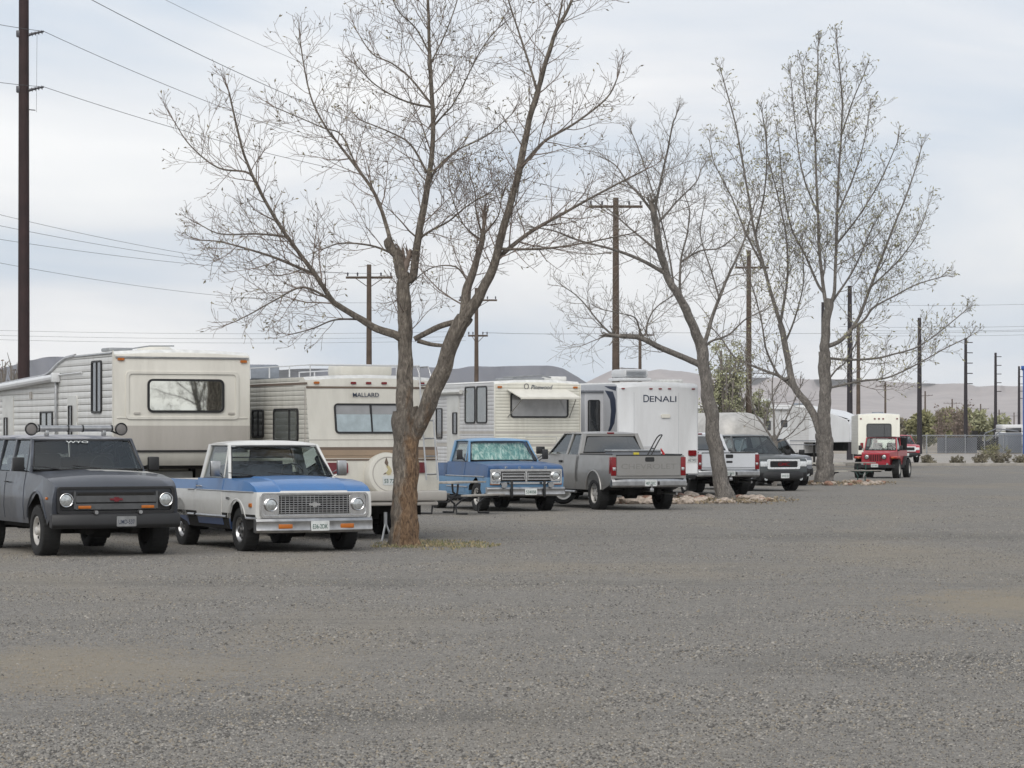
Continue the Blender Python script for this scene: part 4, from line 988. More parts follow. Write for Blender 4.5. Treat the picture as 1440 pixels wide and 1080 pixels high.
def beige_trailer():
    t = thing('travel_trailer','beige lap sided travel trailer with a tilted window awning behind the blue vintage pickup','trailer')
    W = 2.44
    P = [(0,.72),(9,.72),(9,3.1),(8.8,3.25),(.1,3.25),(0,3.18)]
    def matf(c,n):
        if n.z < -.6: return 3
        if n.z > .6: return 4
        if n.x < -.3: return 2 if (1.86 < c.z < 1.93 or 1.52 < c.z < 1.6) else 1
        return 2 if (1.86 < c.z < 1.93 or 1.52 < c.z < 1.6) else 0
    shell('body', P, W, ['sidingt','sidingy','lowbeige','under','roofskin'], t, matf, zs=(1.52,1.6,1.86,1.93), bevel=.04)
    fr = f_rear(0)
    window(t, fr, .05,2.62,1.66,.66,.09,'greypane', t=.04)
    g = G(); g.hexa([(-.03,.88,3.02),(-.03,-.82,3.02),(-.62,-.98,2.80),(-.62,.72,2.80)],[(-.03,.88,3.045),(-.03,-.82,3.045),(-.62,-.98,2.83),(-.62,.72,2.83)])
    g.box(-.66,-.60,-.98,.72,2.77,2.84,.01); aw = g.obj('window_awning','cream',t)
    for y0,y1 in ((-.86,-.90),(.66,.86)): g = G(); g.tube([(-.6,y0,2.79),(-.03,y1,2.3)],.014,6); g.obj('awning_strut','dullchrome',aw)
    text('Pinewood', fr, .12,3.10,.12,'ink',t,'lettering',w=.62, shear=.3)
    g = G(); g.ring(fr, rrect(-.32,3.12,.14,.16,.07), rrect(-.32,3.12,.09,.11,.045), 0,.008); g.obj('emblem','inkgrey',t)
    marker(t, fr, ((-1.08,3.1),(1.08,3.1)),'amber',.12,.05)
    for s in (-1,1):
        g = G(); g.plate(fr, rrect(s*1.0,1.2,.2,.3,.02),0,.03); g.obj('tail_light','redlens',t)
        g = G(); g.box(-.012,.05,s*W/2-.02,s*W/2+.008,.75,3.18,.006); g.obj('corner_trim','cream',t)
    fl = f_left(W/2)
    window(t, fl, -.95,2.64,.80,1.0,.09,'greenpane', t=.04); window(t, fl, -1.85,2.64,.80,1.0,.09,'greenpane', t=.04)
    g = G(); g.plate(fl, rrect(-3.2,1.9,.95,2.0,.05), 0,.025); d = g.obj('door','cream_white',t); window(d, (fl[0]+Y*.025,)+fl[1:], -3.0,2.15,.34,.6,.04,'darkpane',t=.03)
    window(t, fl, -4.35,2.15,.5,.85,.06,'darkpane')
    g = G(); g.tube([(2.4,W/2+.08,3.0),(8.7,W/2+.08,3.0)],.06,8); g.obj('awning_roll','cream_white',t)
    g = G(); g.box(.25,1.6,-.3,.6,3.28,3.36,.02); g.tube([(.2,.9,3.36),(.25,-.2,3.42),(.3,-.5,3.36)],.02); g.obj('antenna','galv',t)
    g = G(); g.box(.4,1.0,-1.0,-.5,3.28,3.40,.03); g.obj('roof_vent','roofskin',t)
    g = G(); g.box(-.12,0,-1.0,1.0,.60,.72,.01); g.obj('rear_bumper','dullchrome',t)
    g = G(); g.ring(fr, rrect(.1,1.55,.9,.5,.03), rrect(.1,1.55,.86,.46,.02),0,.012); g.plate(fr, rrect(.1,1.36,.08,.03,.01),0,.02); g.obj('storage_hatch','cream_white',t)
    g = G(); g.ring(fl, rrect(-1.4,1.3,.9,.5,.03), rrect(-1.4,1.3,.85,.45,.02),0,.012); g.obj('storage_hatch','cream_white',t)
    rv_wheels(t,(4.6,5.5),W); rv_under(t,.2,8.8)
    return t

def white_fifth():
    t = thing('fifth_wheel_trailer','tall smooth white trailer with dark DENALI lettering on its flat rear wall','trailer')
    W = 2.44
    P = [(0,.74),(9.5,.74),(9.5,3.3),(.2,3.25),(.06,3.22),(0,3.14)]
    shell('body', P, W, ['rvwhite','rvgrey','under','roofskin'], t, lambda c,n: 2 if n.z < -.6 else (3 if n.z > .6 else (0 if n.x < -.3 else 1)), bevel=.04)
    fr = f_rear(0)
    text('D', fr, -.355,2.83,.20,'ink',t,'lettering',w=.17); text('ENALI', fr, .15,2.82,.16,'ink',t,'lettering',w=.80)
    marker(t, fr, ((-.22,3.10),(.06,3.10),(.34,3.10),(-1.05,3.10),(1.06,3.10)),'redlens',.09,.035)
    g = G(); g.plate(fr, rrect(.22,2.35,.27,.10,.03),0,.04); g.obj('porch_lamp','cream',t)
    g = G()
    for x in (-.72,.62): g.plate(fr, rrect(x,1.9,.012,2.2,.002),0,.006)
    for z in (1.5,): g.plate(fr, rrect(-.3,z,.3,.05,.01),0,.015)
    g.obj('panel_seam','rvgrey',t)
    for s in (-1,1):
        g = G(); g.plate(fr, rrect(s*1.03,1.33,.24,.15,.02),0,.035); g.obj('tail_light','redlens',t)
    plate_obj(t, fr, 1.03,1.14,'AZ 5K2',w=.3,h=.16,bg='plate',ink='ink')
    fl = f_left(W/2)
    # slide-out room on the left flank
    body('slide_out', [(1.0,1.0),(4.6,1.0),(4.6,3.02),(1.0,3.02)], lambda x,z: W/2+.55, ['rvgrey'], t, bevel=.03)
    # keep only one side: a slide-out of its own depth
    so = [o for o in t.children if o.name.startswith('slide_out')][0]
    for v in so.data.vertices:
        if v.co.y < 0: v.co.y = W/2-.05
    sf = f_left(W/2+.55); rf = f_rear(1.0)
    window(so, sf, -2.2,2.3,1.1,.8,.08,'darkpane',t=.03)
    window(so, (rf[0],)+rf[1:], -(W/2+.28),2.3,.36,1.0,.05,'darkpane',t=.03)
    g = G(); g.box(.95,4.65,W/2-.03,W/2+.6,3.0,3.06,.01); g.obj('slide_out_trim','slat',so)
    g = G(); sw = [(-.30,3.02),(-.12,2.8),(-.08,2.5),(-.2,2.15),(-.85,1.65),(-.5,2.1),(-.42,2.5),(-.5,2.8),(-.85,3.06)]
    g.plate(fl, sw, .0,.008); g.plate(fl, [(-.05,3.16),(-.9,3.18),(-.55,3.1),(-.1,3.04)],0,.008); g.obj('swoosh_graphic','ink',t)
    g = G(); g.box(.9,2.0,-.2,.65,3.33,3.42,.03); g.box(.95,1.95,-.15,.6,3.42,3.66,.08); ac = g.obj('air_conditioner','rvwhite',t)
    g = G()
    for k in range(7): g.plate(f_rear(.93), rrect(-.25+.0*k,3.46+.025*k,.6,.008,.002),0,.012)
    g.obj('vent_grille','greybox',ac)
    g = G(); g.box(.5,1.3,-1.0,-.35,3.27,3.37,.05); g.obj('roof_vent','roofskin',t)
    g = G(); g.box(-.10,0,-1.1,1.1,.62,.73,.01); g.obj('rear_bumper','black',t)
    rv_wheels(t,(3.6,4.6),W,.38); rv_under(t,.2,9.2)
    return t

def rounded_trailer():
    t = thing('silver_caravan','rounded polished aluminium caravan with red marker lights behind the white pickup','trailer')
    g = G(); st = []
    L = 7.0; n = 40
    xs_ = [0,.04,.12,.25,.42,.65,1.0,1.6,2.6,4,5.4,6,6.35,6.58,6.75,6.88,6.96,7.0]
    def sc(x):
        e = 1.0
        d = min(x, L-x)
        return (1-(1-min(1,d/e))**2.4)**(1/2.4) if d < e else 1
    rings = []
    for x in xs_:
        s = max(.02, sc(x)); ring = []
        for i in range(n+1):
            a = math.pi*i/n; cy, sy = math.cos(a), math.sin(a)
            y = 1.2*(abs(cy)**.55)*(1 if cy > 0 else -1)*(.45+.55*s); z = .62+(2.05)*(abs(sy)**.60)*(.30+.70*s) - (0)
            ring.append(g.bm.verts.new((x, y, z)))
        rings.append(ring)
    for A,B in zip(rings,rings[1:]):
        for i in range(n): g.bm.faces.new((A[i],A[i+1],B[i+1],B[i]))
        g.bm.faces.new((A[0],B[0],B[-1],A[-1]))
    g.bm.faces.new(rings[0][::-1]); g.bm.faces.new(rings[-1])
    g.obj('body','alu',t,smooth=50)
    fr = f_rear(0.06)
    fr2 = (Vector((.34,0,0)),-Y,Z,-X)
    for x in (-.28,0,.28):
        g = G(); c = Vector((.36,-x,2.30)); g.lathe([(-.2,.045),(.03,.045),(.05,.001)],c,(-1,0,.4),12); g.obj('marker_light','redlens',t)
    window(t, (Vector((.0,0,0)),-Y,Z,-X), 0,1.55,1.3,.5,.08,'darkpane')
    window(t, f_left(1.19), -2.6,1.7,.9,.5,.05,'darkpane')
    rv_wheels(t,(3.2,),2.4); rv_under(t,.6,6.4,.4,.64,1.8)
    return t

def long_white_trailer():
    t = thing('fifth_wheel_trailer','long white trailer with a sloping overhanging nose behind the tree with twin trunks','trailer')
    W = 2.44
    P = [(.05,1.34),(0,1.5),(0,2.35),(.2,2.62),(1.6,3.12),(3.6,3.42),(11,3.5),(11,.7),(3.0,.7),(2.95,1.32)]
    def matf(c,n):
        if n.z < -.6: return 2
        if c.x < 2.6: return 0
        if n.z > .6: return 3
        return 1
    shell('body', P, W, ['rvwhite','sidingt','under','roofskin'], t, matf, xs=(2.6,), bevel=.08)
    fl = f_left(W/2)
    window(t, fl, -5.6,2.3,1.0,.55,.06,'darkpane', bars=(0,)); window(t, fl, -8.2,2.3,.8,.5,.05,'darkpane')
    g = G(); g.plate(fl, rrect(-4.2,1.95,.7,1.9,.05),0,.02); d = g.obj('door','rvwhite',t); window(d,(fl[0]+Y*.02,)+fl[1:],-4.2,2.4,.4,.4,.04,'darkpane',t=.03)
    g = G(); g.plate(fl, rrect(-6.5,1.42,8.6,.05,.01),0,.01); g.plate(fl, rrect(-6.5,1.2,8.6,.04,.01),0,.01); g.obj('trim_strip','slat',t)
    g = G(); g.tube([(3.8,W/2+.07,3.25),(10.5,W/2+.07,3.32)],.07,8); g.obj('awning_roll','rvwhite',t)
    g = G(); g.box(6.0,7.0,-.5,.4,3.5,3.85,.07); g.obj('air_conditioner','rvwhite',t)
    g = G(); g.box(3.6,4.2,-.3,.3,3.45,3.58,.03); g.obj('roof_vent','greybox',t)
    g = G(); g.box(.9,1.6,-.3,.3,.85,1.38,.03); g.obj('pin_box','under',t)
    for s in (1,-1):
        g = G(); g.box(2.4,2.5,s*.9-.05,s*.9+.05,.05,1.36); g.box(2.32,2.58,s*.9-.13,s*.9+.13,0,.05); g.obj('landing_leg','under',t)
    rv_wheels(t,(7.2,8.2),W); rv_under(t,3.1,10.8)
    return t

def cream_trailer():
    t = thing('travel_trailer','small cream trailer with a dark rear window standing behind the red off-road car','trailer')
    W = 2.2
    P = [(-.12,.72),(7,.72),(7,2.8),(.2,2.86),(.08,2.83),(.03,2.74)]
    shell('body', P, W, ['sidingc','rvcream','under','roofskin'], t, lambda c,n: 2 if n.z < -.6 else (3 if n.z > .6 else (1 if n.x < -.3 else 0)), bevel=.06)
    fr = tilt((-.12,0,.72),(.03,0,2.74),(0,-1,0)); fr = (fr[0]-fr[2]*.72,)+fr[1:]
    window(t, fr, .0,1.98,1.32,.78,.12,'darkpane',t=.05,bars=(.28,))
    marker(t, fr, ((-.22,2.62),(0,2.62),(.22,2.62),(-.95,2.62),(.95,2.62)),'darkred',.09,.07)
    g = G(); g.box(.8,1.3,-.3,.3,2.86,2.98,.03); g.obj('roof_vent','greybox',t)
    for s in (-1,1):
        g = G(); g.plate(fr, rrect(s*.9,1.2,.16,.3,.02),0,.03); g.obj('tail_light','redlens',t)
    rv_wheels(t,(3.2,),W); rv_under(t,.2,6.8)
    return t
# ------------------------------------------------------------------ bare trees
class TubeMesh:
    def __init__(s): s.v = []; s.f = []; s.mi = []
    def tube(s, pts, rad, n, mi=0, rough=0):
        k = len(pts); base = len(s.v); prev = None
        for i in range(k):
            d = pts[min(i+1,k-1)]-pts[max(i-1,0)]
            if d.length < 1e-6: d = Vector((0,0,1))
            d.normalize()
            if prev is None: a = d.orthogonal().normalized()
            else:
                a = prev-d*prev.dot(d); a = a.normalized() if a.length > 1e-5 else d.orthogonal().normalized()
            prev = a; b = d.cross(a); r = rad[i]; p = pts[i]
            for j in range(n):
                t = 2*math.pi*j/n; q_ = r
                if rough:
                    ct, st_ = math.cos(t), math.sin(t)
                    w_ = Vector((ct*1.6, st_*1.6, p.z*1.1)); w2 = Vector((ct*5.5, st_*5.5, p.z*2.6)); w3 = Vector((ct*11, st_*11, p.z*6))
                    q_ = r*(1+rough*(.9*noise.noise(w_)+.55*(.35-abs(noise.noise(w2)))+.3*noise.noise(w3)))
                    if p.z < .45: q_ *= 1+(.45-max(p.z,0))*.38*max(0,math.sin(t*4+noise.noise(Vector((t,0,0)))*2))
                c_, s_ = math.cos(t)*q_, math.sin(t)*q_
                s.v.append((p.x+a.x*c_+b.x*s_, p.y+a.y*c_+b.y*s_, p.z+a.z*c_+b.z*s_))
        for i in range(k-1):
            for j in range(n):
                q = base+i*n; s.f.append((q+j, q+(j+1)%n, q+n+(j+1)%n, q+n+j)); s.mi.append(mi)
    def leaf(s, p, d, l, w, mi=1):
        a = d.orthogonal().normalized(); a = Matrix.Rotation(random.random()*6.28,3,d) @ a
        q = len(s.v); m = p+d*l*.5
        s.v += [tuple(p), tuple(m+a*w), tuple(p+d*l), tuple(m-a*w)]; s.f.append((q,q+1,q+2,q+3)); s.mi.append(mi)
    def obj(s, name, mats, parent, origin=Vector((0,0,0)), smooth=True):
        me = bpy.data.meshes.new(name)
        me.from_pydata([(x-origin.x,y-origin.y,z-origin.z) for x,y,z in s.v], [], s.f)
        me.polygons.foreach_set('material_index', s.mi)
        if smooth: me.polygons.foreach_set('use_smooth', [True]*len(me.polygons))
        for m in mats: me.materials.append(M[m])
        o = bpy.data.objects.new(name, me); C.objects.link(o); o.parent = parent; return o
def catmull(P, sub):
    out = []; n = len(P)
    for i in range(n-1):
        p0 = P[max(i-1,0)]; p1 = P[i]; p2 = P[i+1]; p3 = P[min(i+2,n-1)]
        for k in range(sub):
            t = k/sub
            out.append(tuple(.5*((2*b)+(-a+c)*t+(2*a-5*b+4*c-d)*t*t+(-a+3*b-3*c+d)*t**3) for a,b,c,d in zip(p0,p1,p2,p3)))
    out.append(tuple(P[-1])); return out
def rdir(): 
    v = Vector((random.gauss(0,1),random.gauss(0,1),random.gauss(0,1))); return v.normalized()
def grow(T, p, d, L, r, lvl, S, hang):
    n = 5 if lvl < 3 else 3; pts = [p.copy()]; rad = [r]; dirs = [d.copy()]
    wig = .17 if lvl < 3 else .22
    for i in range(n):
        d = (d + rdir()*wig + Vector((0,0,1))*S['up']*(.6 if lvl < 3 else .3)/n*2).normalized()
        if hang: d = (d+Vector((0,0,-.05))).normalized()
        p = p+d*(L/n); pts.append(p.copy()); dirs.append(d.copy()); rad.append(max(S['rmin'], r*(1-.75*(i+1)/n)))
    T.tube(pts, rad, 4 if (lvl < 2 and r > .012) else 3, 0)
    if lvl >= S['lvls']:
        if random.random() < S['bud']:
            for k in range(random.choice((1,1,2))):
                q = pts[-1-random.randint(0,1)]; dd = (dirs[-1]+rdir()*.9+Vector((0,0,-.2))).normalized(); T.leaf(q, dd, S['bl']*(.6+.8*random.random()), S['bl']*.22, 1)
        return
    sp = S['sp'][lvl]; m = max(2, int(L/sp)); ph = random.random()*6.28
    for k in range(m):
        t = .18+.8*(k+random.random()*.6)/m
        if t > 1: continue
        i = min(n-1, int(t*n)); q = pts[i].lerp(pts[i+1], t*n-i); dd = dirs[i+1]
        ph += 2.4; a = dd.orthogonal().normalized(); a = Matrix.Rotation(ph,3,dd) @ a
        ang = R(random.uniform(32,58)); nd = (dd*math.cos(ang)+a*math.sin(ang)).normalized()
        l = L*random.uniform(.28,.55)*(1-.55*t)+S['lmin']
        grow(T, q, nd, l, max(S['rmin'], r*.55*(1-.5*t)), lvl+1, S, hang)
def make_tree(label, base_px, depth, limbs, S, bark, twig, bud, seed, group=None, skirt=1.0, name='bare_tree', cat='tree', trunk_n=14):
    random.seed(seed)
    o0 = at(base_px[0], base_px[1], depth); o0.z = 0
    t = thing(name, label, cat, o0, 0, group)
    T = TubeMesh(); K = TubeMesh(); known = []
    pxm = depth/F_PX
    for li, (pts, r0, r1, slope, opt) in enumerate(limbs):
        if li == 0 or not known: yd = depth; 
        else:
            u, v = pts[0]; bestd = 1e9
            for (ku,kv,ky,kr) in known:
                dd = (ku-u)**2+(kv-v)**2
                if dd < bestd: bestd = dd; yd = ky
        P = []; L = 0
        for i,(u,v) in enumerate(pts):
            if i: L += math.hypot(u-pts[i-1][0], v-pts[i-1][1])*pxm
            P.append((u,v,yd+slope*L))
        sub = 22 if r0 > 7 else 5; Q = catmull(P, sub); n = len(Q); W3 = []; rad = []; acc = 0
        for i,(u,v,y) in enumerate(Q):
            f = i/(n-1); rr = (r0+(r1-r0)*(f**(.9 if opt == 'bare' else .52)))*(1 if li == 0 else (.93 if r0 > 7 else .85))
            p = Vector(((u-720)/F_PX*y, y, CAM_H-(v-608)/F_PX*y))
            jit = noise.noise(Vector((li*7.3, i*.31*5/sub, 0)))*.9*pxm*min(rr,8)*.35
            p.x += jit
            rw = rr*pxm
            if li == 0: rw *= 1+skirt*.35*math.exp(-max(0,p.z)/.22)
            rw *= 1+.06*noise.noise(Vector((li*3.1,i*.4*5/sub,5)))
            W3.append(p); rad.append(max(S['rmin']*1.3, rw)); known.append((u,v,y,rr))
        if li == 0: W3[0].z = -.1
        T.tube(W3, rad, 44 if r0 > 7 else (10 if r0 > 3 else 6), 0, .20 if r0 > 7 else 0)
        if opt == 'bare': continue
        # side branches along the limb
        tot = sum((b-a).length for a,b in zip(W3,W3[1:])); s_ = 0; nxt = tot*max(.12, opt if isinstance(opt,float) else .18); ph = random.random()*6
        for i in range(len(W3)-1):
            seg = (W3[i+1]-W3[i]).length; dd = (W3[i+1]-W3[i]).normalized()
            while nxt < s_+seg:
                f = nxt/tot; q = W3[i].lerp(W3[i+1], (nxt-s_)/seg)
                ph += 2.4; a = dd.orthogonal().normalized(); a = Matrix.Rotation(ph,3,dd) @ a
                ang = R(random.uniform(35,65)); nd = (dd*math.cos(ang)+a*math.sin(ang)).normalized()
                ll = random.uniform(.5,1.25)*S['side']*(1-.78*f)+.10
                if random.random() < .12: ll *= 1.5
                grow(K, q, nd, ll, min(rad[i]*.5, .008+.012*ll*S['rk']), 1, S, False)
                nxt += S['gap']*random.uniform(.6,1.4)
            s_ += seg
        d = (W3[-1]-W3[-2]).normalized()
        for k in range(3): grow(K, W3[-1], (d+rdir()*.25).normalized(), S['side']*.35, rad[-1], 1, S, False)
    T.obj('trunk', [bark], t, o0); K.obj('crown', [twig, bud], t, o0)
    print(label[:30], 'crown faces', len(K.f))
    return t

TREE1 = [
 ([(568,768),(569,740),(570,690),(571,640),(570,600),(569,575)],16.5,17.5,0,'bare'),
 ([(572,610),(569,560),(569,520),(570,480),(569,440),(568,400),(566,385)],14.5,9,.0,.6),
 ([(580,612),(594,586),(618,531),(633,488),(645,460),(653,446)],12.5,11.5,-.25,'bare'),
 ([(653,446),(657,407),(668,375),(678,338),(680,322)],9,3.5,.2,.1),
 ([(650,452),(672,418),(693,378),(711,311),(729,244),(742,178),(756,129),(770,80),(782,44),(800,10),(812,-20)],10,1.6,-.2,.15),
 ([(756,129),(742,84),(728,40),(715,0),(708,-30)],2.6,1,.2,.0),
 ([(782,44),(790,5),(795,-30)],2,1,.1,.0),
 ([(733,236),(764,200),(809,173),(853,138),(868,110)],3.6,1,.3,.1),
 ([(693,369),(742,329),(796,298),(850,268),(905,240)],5,1.2,.3,.1),
 ([(700,350),(760,350),(820,342),(880,330)],3,1,-.3,.1),
 ([(566,388),(562,370),(560,360),(550,348),(545,335)],9,7,.1,'bare'),
 ([(547,342),(547,329),(529,276),(502,236),(478,205),(458,178),(436,133),(422,58)],5,1.1,.25,.1),
 ([(552,356),(520,345),(480,342),(455,350)],2.4,1,-.5,.0),
 ([(568,392),(580,387),(589,329),(600,267),(609,191),(607,133),(604,70),(602,10),(600,-50)],8.5,1.5,-.15,.12),
 ([(602,265),(612,240),(640,213),(684,191),(720,160)],3,.9,.3,.1),
 ([(589,335),(610,322),(631,311),(658,289),(690,270)],2.6,.9,-.4,.1),
 ([(600,242),(578,204),(551,187),(507,169)],2.6,.9,.4,.1),
 ([(607,151),(569,142),(529,120),(502,93)],2.2,.8,-.4,.1),
 ([(607,147),(578,111),(551,89),(524,76),(502,44)],2.4,.8,.4,.1),
 ([(609,178),(625,160),(640,142),(676,71),(700,40)],2.2,.8,-.3,.1),
 ([(605,90),(625,50),(640,10),(650,-30)],1.8,.8,.3,.0),
 ([(604,75),(585,40),(560,15),(545,-20)],1.8,.8,-.3,.0),
 ([(568,478),(556,471),(530,462),(507,449),(480,432),(467,422),(444,387),(404,333),(369,276),(350,235),(342,213),(330,165),(322,129)],8,1.1,-.25,.25),
 ([(502,236),(480,190),(455,180),(418,164),(387,151)],1.6,.8,.1,.1),
 ([(444,387),(391,364),(351,351),(310,340),(284,338)],3.2,.9,.3,.1),
 ([(470,425),(427,404),(387,422),(355,440),(329,453)],2.6,.9,-.4,.1),
 ([(369,276),(351,244),(307,236),(267,204),(244,169)],2.8,.8,.3,.1),
 ([(404,333),(364,329),(311,329),(285,318)],2.2,.8,-.3,.1),
 ([(507,449),(470,450),(440,462),(410,470)],2,.8,.4,.1),
 ([(583,477),(618,459),(649,451)],4.5,5,-.05,'bare'),
 ([(587,479),(605,484),(622,486)],4,3,.1,'bare'),
 ([(678,330),(670,300),(668,270),(662,250)],2.2,.8,.3,.0),
 ([(680,330),(700,305),(705,280)],2.2,.8,-.3,.0),
 ([(678,338),(655,320),(640,290),(632,260)],2,.8,.3,.0),
 ([(660,400),(640,375),(600,380),(560,420)],2,.7,.5,.2),
]
TREE2 = [
 ([(1020,706),(1018,696),(1010,652),(1003,607),(997,566),(991,527),(988,495),(986,482)],11,7.5,0,'bare'),
 ([(986,488),(979,468),(967,441),(956,418),(944,400),(938,385),(928,353),(923,316),(919,298)],8.5,4.5,-.2,.5),
 ([(919,300),(900,275),(882,256),(868,235),(855,225)],3,.8,.3,.05),
 ([(921,305),(923,284),(930,251),(940,205),(946,175),(950,165)],3.6,1,-.3,.05),
 ([(923,316),(940,297),(956,279),(979,256),(985,240)],3,.9,.4,.05),
 ([(932,365),(919,349),(886,321),(860,298),(840,285)],3,.8,.4,.1),
 ([(935,384),(900,365),(863,351),(817,339),(780,325),(752,320)],4.2,.9,-.3,.1),
 ([(958,420),(956,400),(958,363),(966,330),(970,298),(965,280)],3.2,.8,.4,.1),
 ([(958,368),(984,353),(1011,349),(1030,335)],2.4,.8,-.2,.1),
 ([(989,492),(991,483),(1000,450),(1012,418),(1025,386),(1040,355),(1052,320),(1060,290)],5.5,1,.2,.2),
 ([(990,490),(1000,480),(1024,471),(1047,450),(1066,440)],2.8,.9,-.4,.1),
 ([(984,512),(979,510),(958,501),(929,489),(902,475.5),(885,473),(872,472.6)],6.5,4,-.2,.4),
 ([(873,472),(859,469),(840,450),(826,432),(810,415),(794,404)],2.6,.8,.2,.0),
 ([(902,475),(908,468),(911,453),(918,438),(929,427),(940,420)],2.6,.8,.4,.0),
 ([(902,475),(899,462),(893,447),(875,441),(850,436)],2.4,.8,-.4,.0),
 ([(948,405),(935,330),(905,230),(890,190)],2,.7,.2,.3),
 ([(1012,420),(1000,380),(985,330),(990,290)],2,.7,.5,.1),
]
TREE3 = [
 ([(1159,682),(1160,660),(1160,637),(1160,612)],11.3,11,0,'bare'),
 ([(1160,620),(1159,578),(1160,548),(1160,518),(1160,495)],9.5,8.5,0,'bare'),
 ([(1160,500),(1160,483),(1164,440),(1168,420)],8,5.5,-.1,'bare'),
 ([(1164,445),(1158,404),(1152,350),(1150,298),(1147,220),(1147,159),(1150,100),(1150,66)],4.2,1,.15,.05),
 ([(1166,430),(1173,410),(1176,344),(1179,251),(1183,190),(1184,136),(1177,62)],4.2,1,-.15,.05),
 ([(1158,410),(1150,400),(1132,358),(1113,321),(1104,280),(1099,242),(1095,196)],3,.8,.3,.1),
 ([(1160,488),(1183,478),(1206,450),(1224,404),(1247,344),(1260,310),(1271,284),(1285,245),(1294,214)],4.5,.9,.2,.15),
 ([(1195,464),(1215,450),(1229,432),(1260,415),(1289,400),(1322,390)],3,.8,-.3,.1),
 ([(1160,508),(1166,504),(1192,506),(1231,504),(1257,498),(1290,488),(1321,467),(1355,439)],3.2,.8,.25,.15),
 ([(1163,545),(1168,545),(1210,536),(1244,532),(1270,522),(1301,506),(1327,491),(1360,475)],2.8,.8,-.2,.15),
 ([(1163,535),(1168,530),(1178,518),(1189,509),(1205,480)],2.2,.9,-.5,.2),
 ([(1178,300),(1200,250),(1215,200),(1222,160)],2,.7,.4,.05),
 ([(1176,344),(1210,300),(1240,250),(1262,200)],2.2,.7,-.4,.05),
 ([(1150,298),(1130,250),(1120,190),(1112,110)],2,.7,.4,.05),
 ([(1149,200),(1135,150),(1128,95)],1.6,.7,.3,.0),
 ([(1183,190),(1200,140),(1215,105)],1.6,.7,-.3,.0),
 ([(1170,425),(1200,380),(1222,330),(1238,300)],2.6,.8,.5,.1),
 ([(1224,404),(1260,370),(1290,330),(1305,290)],2.2,.7,.4,.05),
 ([(1158,618),(1148,593),(1136,569),(1121,551),(1112,527),(1104,483),(1097,455)],7,5,.15,'bare'),
 ([(1099,460),(1090,432),(1076,381),(1062,330),(1053,279),(1044,228),(1035,177),(1025,140),(1016,108)],4.5,.9,.15,.1),
 ([(1112,530),(1101,533),(1089,518),(1077,489),(1071,453),(1060,410),(1045,370)],3.5,.8,-.3,.2),
 ([(1120,549),(1098,530),(1080,523),(1053,512),(1032,501),(1015,477),(1005,465)],4,.9,.3,.2),
 ([(1097,455),(1103,420),(1108,380),(1105,330),(1095,280),(1080,220),(1078,190)],3.2,.8,-.2,.1),
 ([(1076,381),(1050,330),(1030,280),(1005,230),(998,200)],2.2,.7,.4,.05),
 ([(1062,330),(1075,270),(1078,210),(1072,160)],2.2,.7,-.3,.05),
 ([(1104,483),(1120,440),(1130,395),(1128,340)],2.2,.7,-.4,.1),
]
SMALL = [
 ([(1089,648),(1090,625),(1088,612)],4,3.4,0,'bare'),
 ([(1089,622),(1075,600),(1060,578),(1054,548),(1048,500)],2.6,.8,.2,.1),
 ([(1089,622),(1100,600),(1112,575),(1125,545)],2.4,.8,-.2,.1),
 ([(1089,618),(1088,580),(1086,540),(1092,500)],2.2,.8,.2,.1),
 ([(1075,600),(1082,570),(1100,530),(1110,505)],1.8,.7,.3,.1),
 ([(1090,624),(1110,612),(1130,590)],1.8,.7,.3,.1),
]
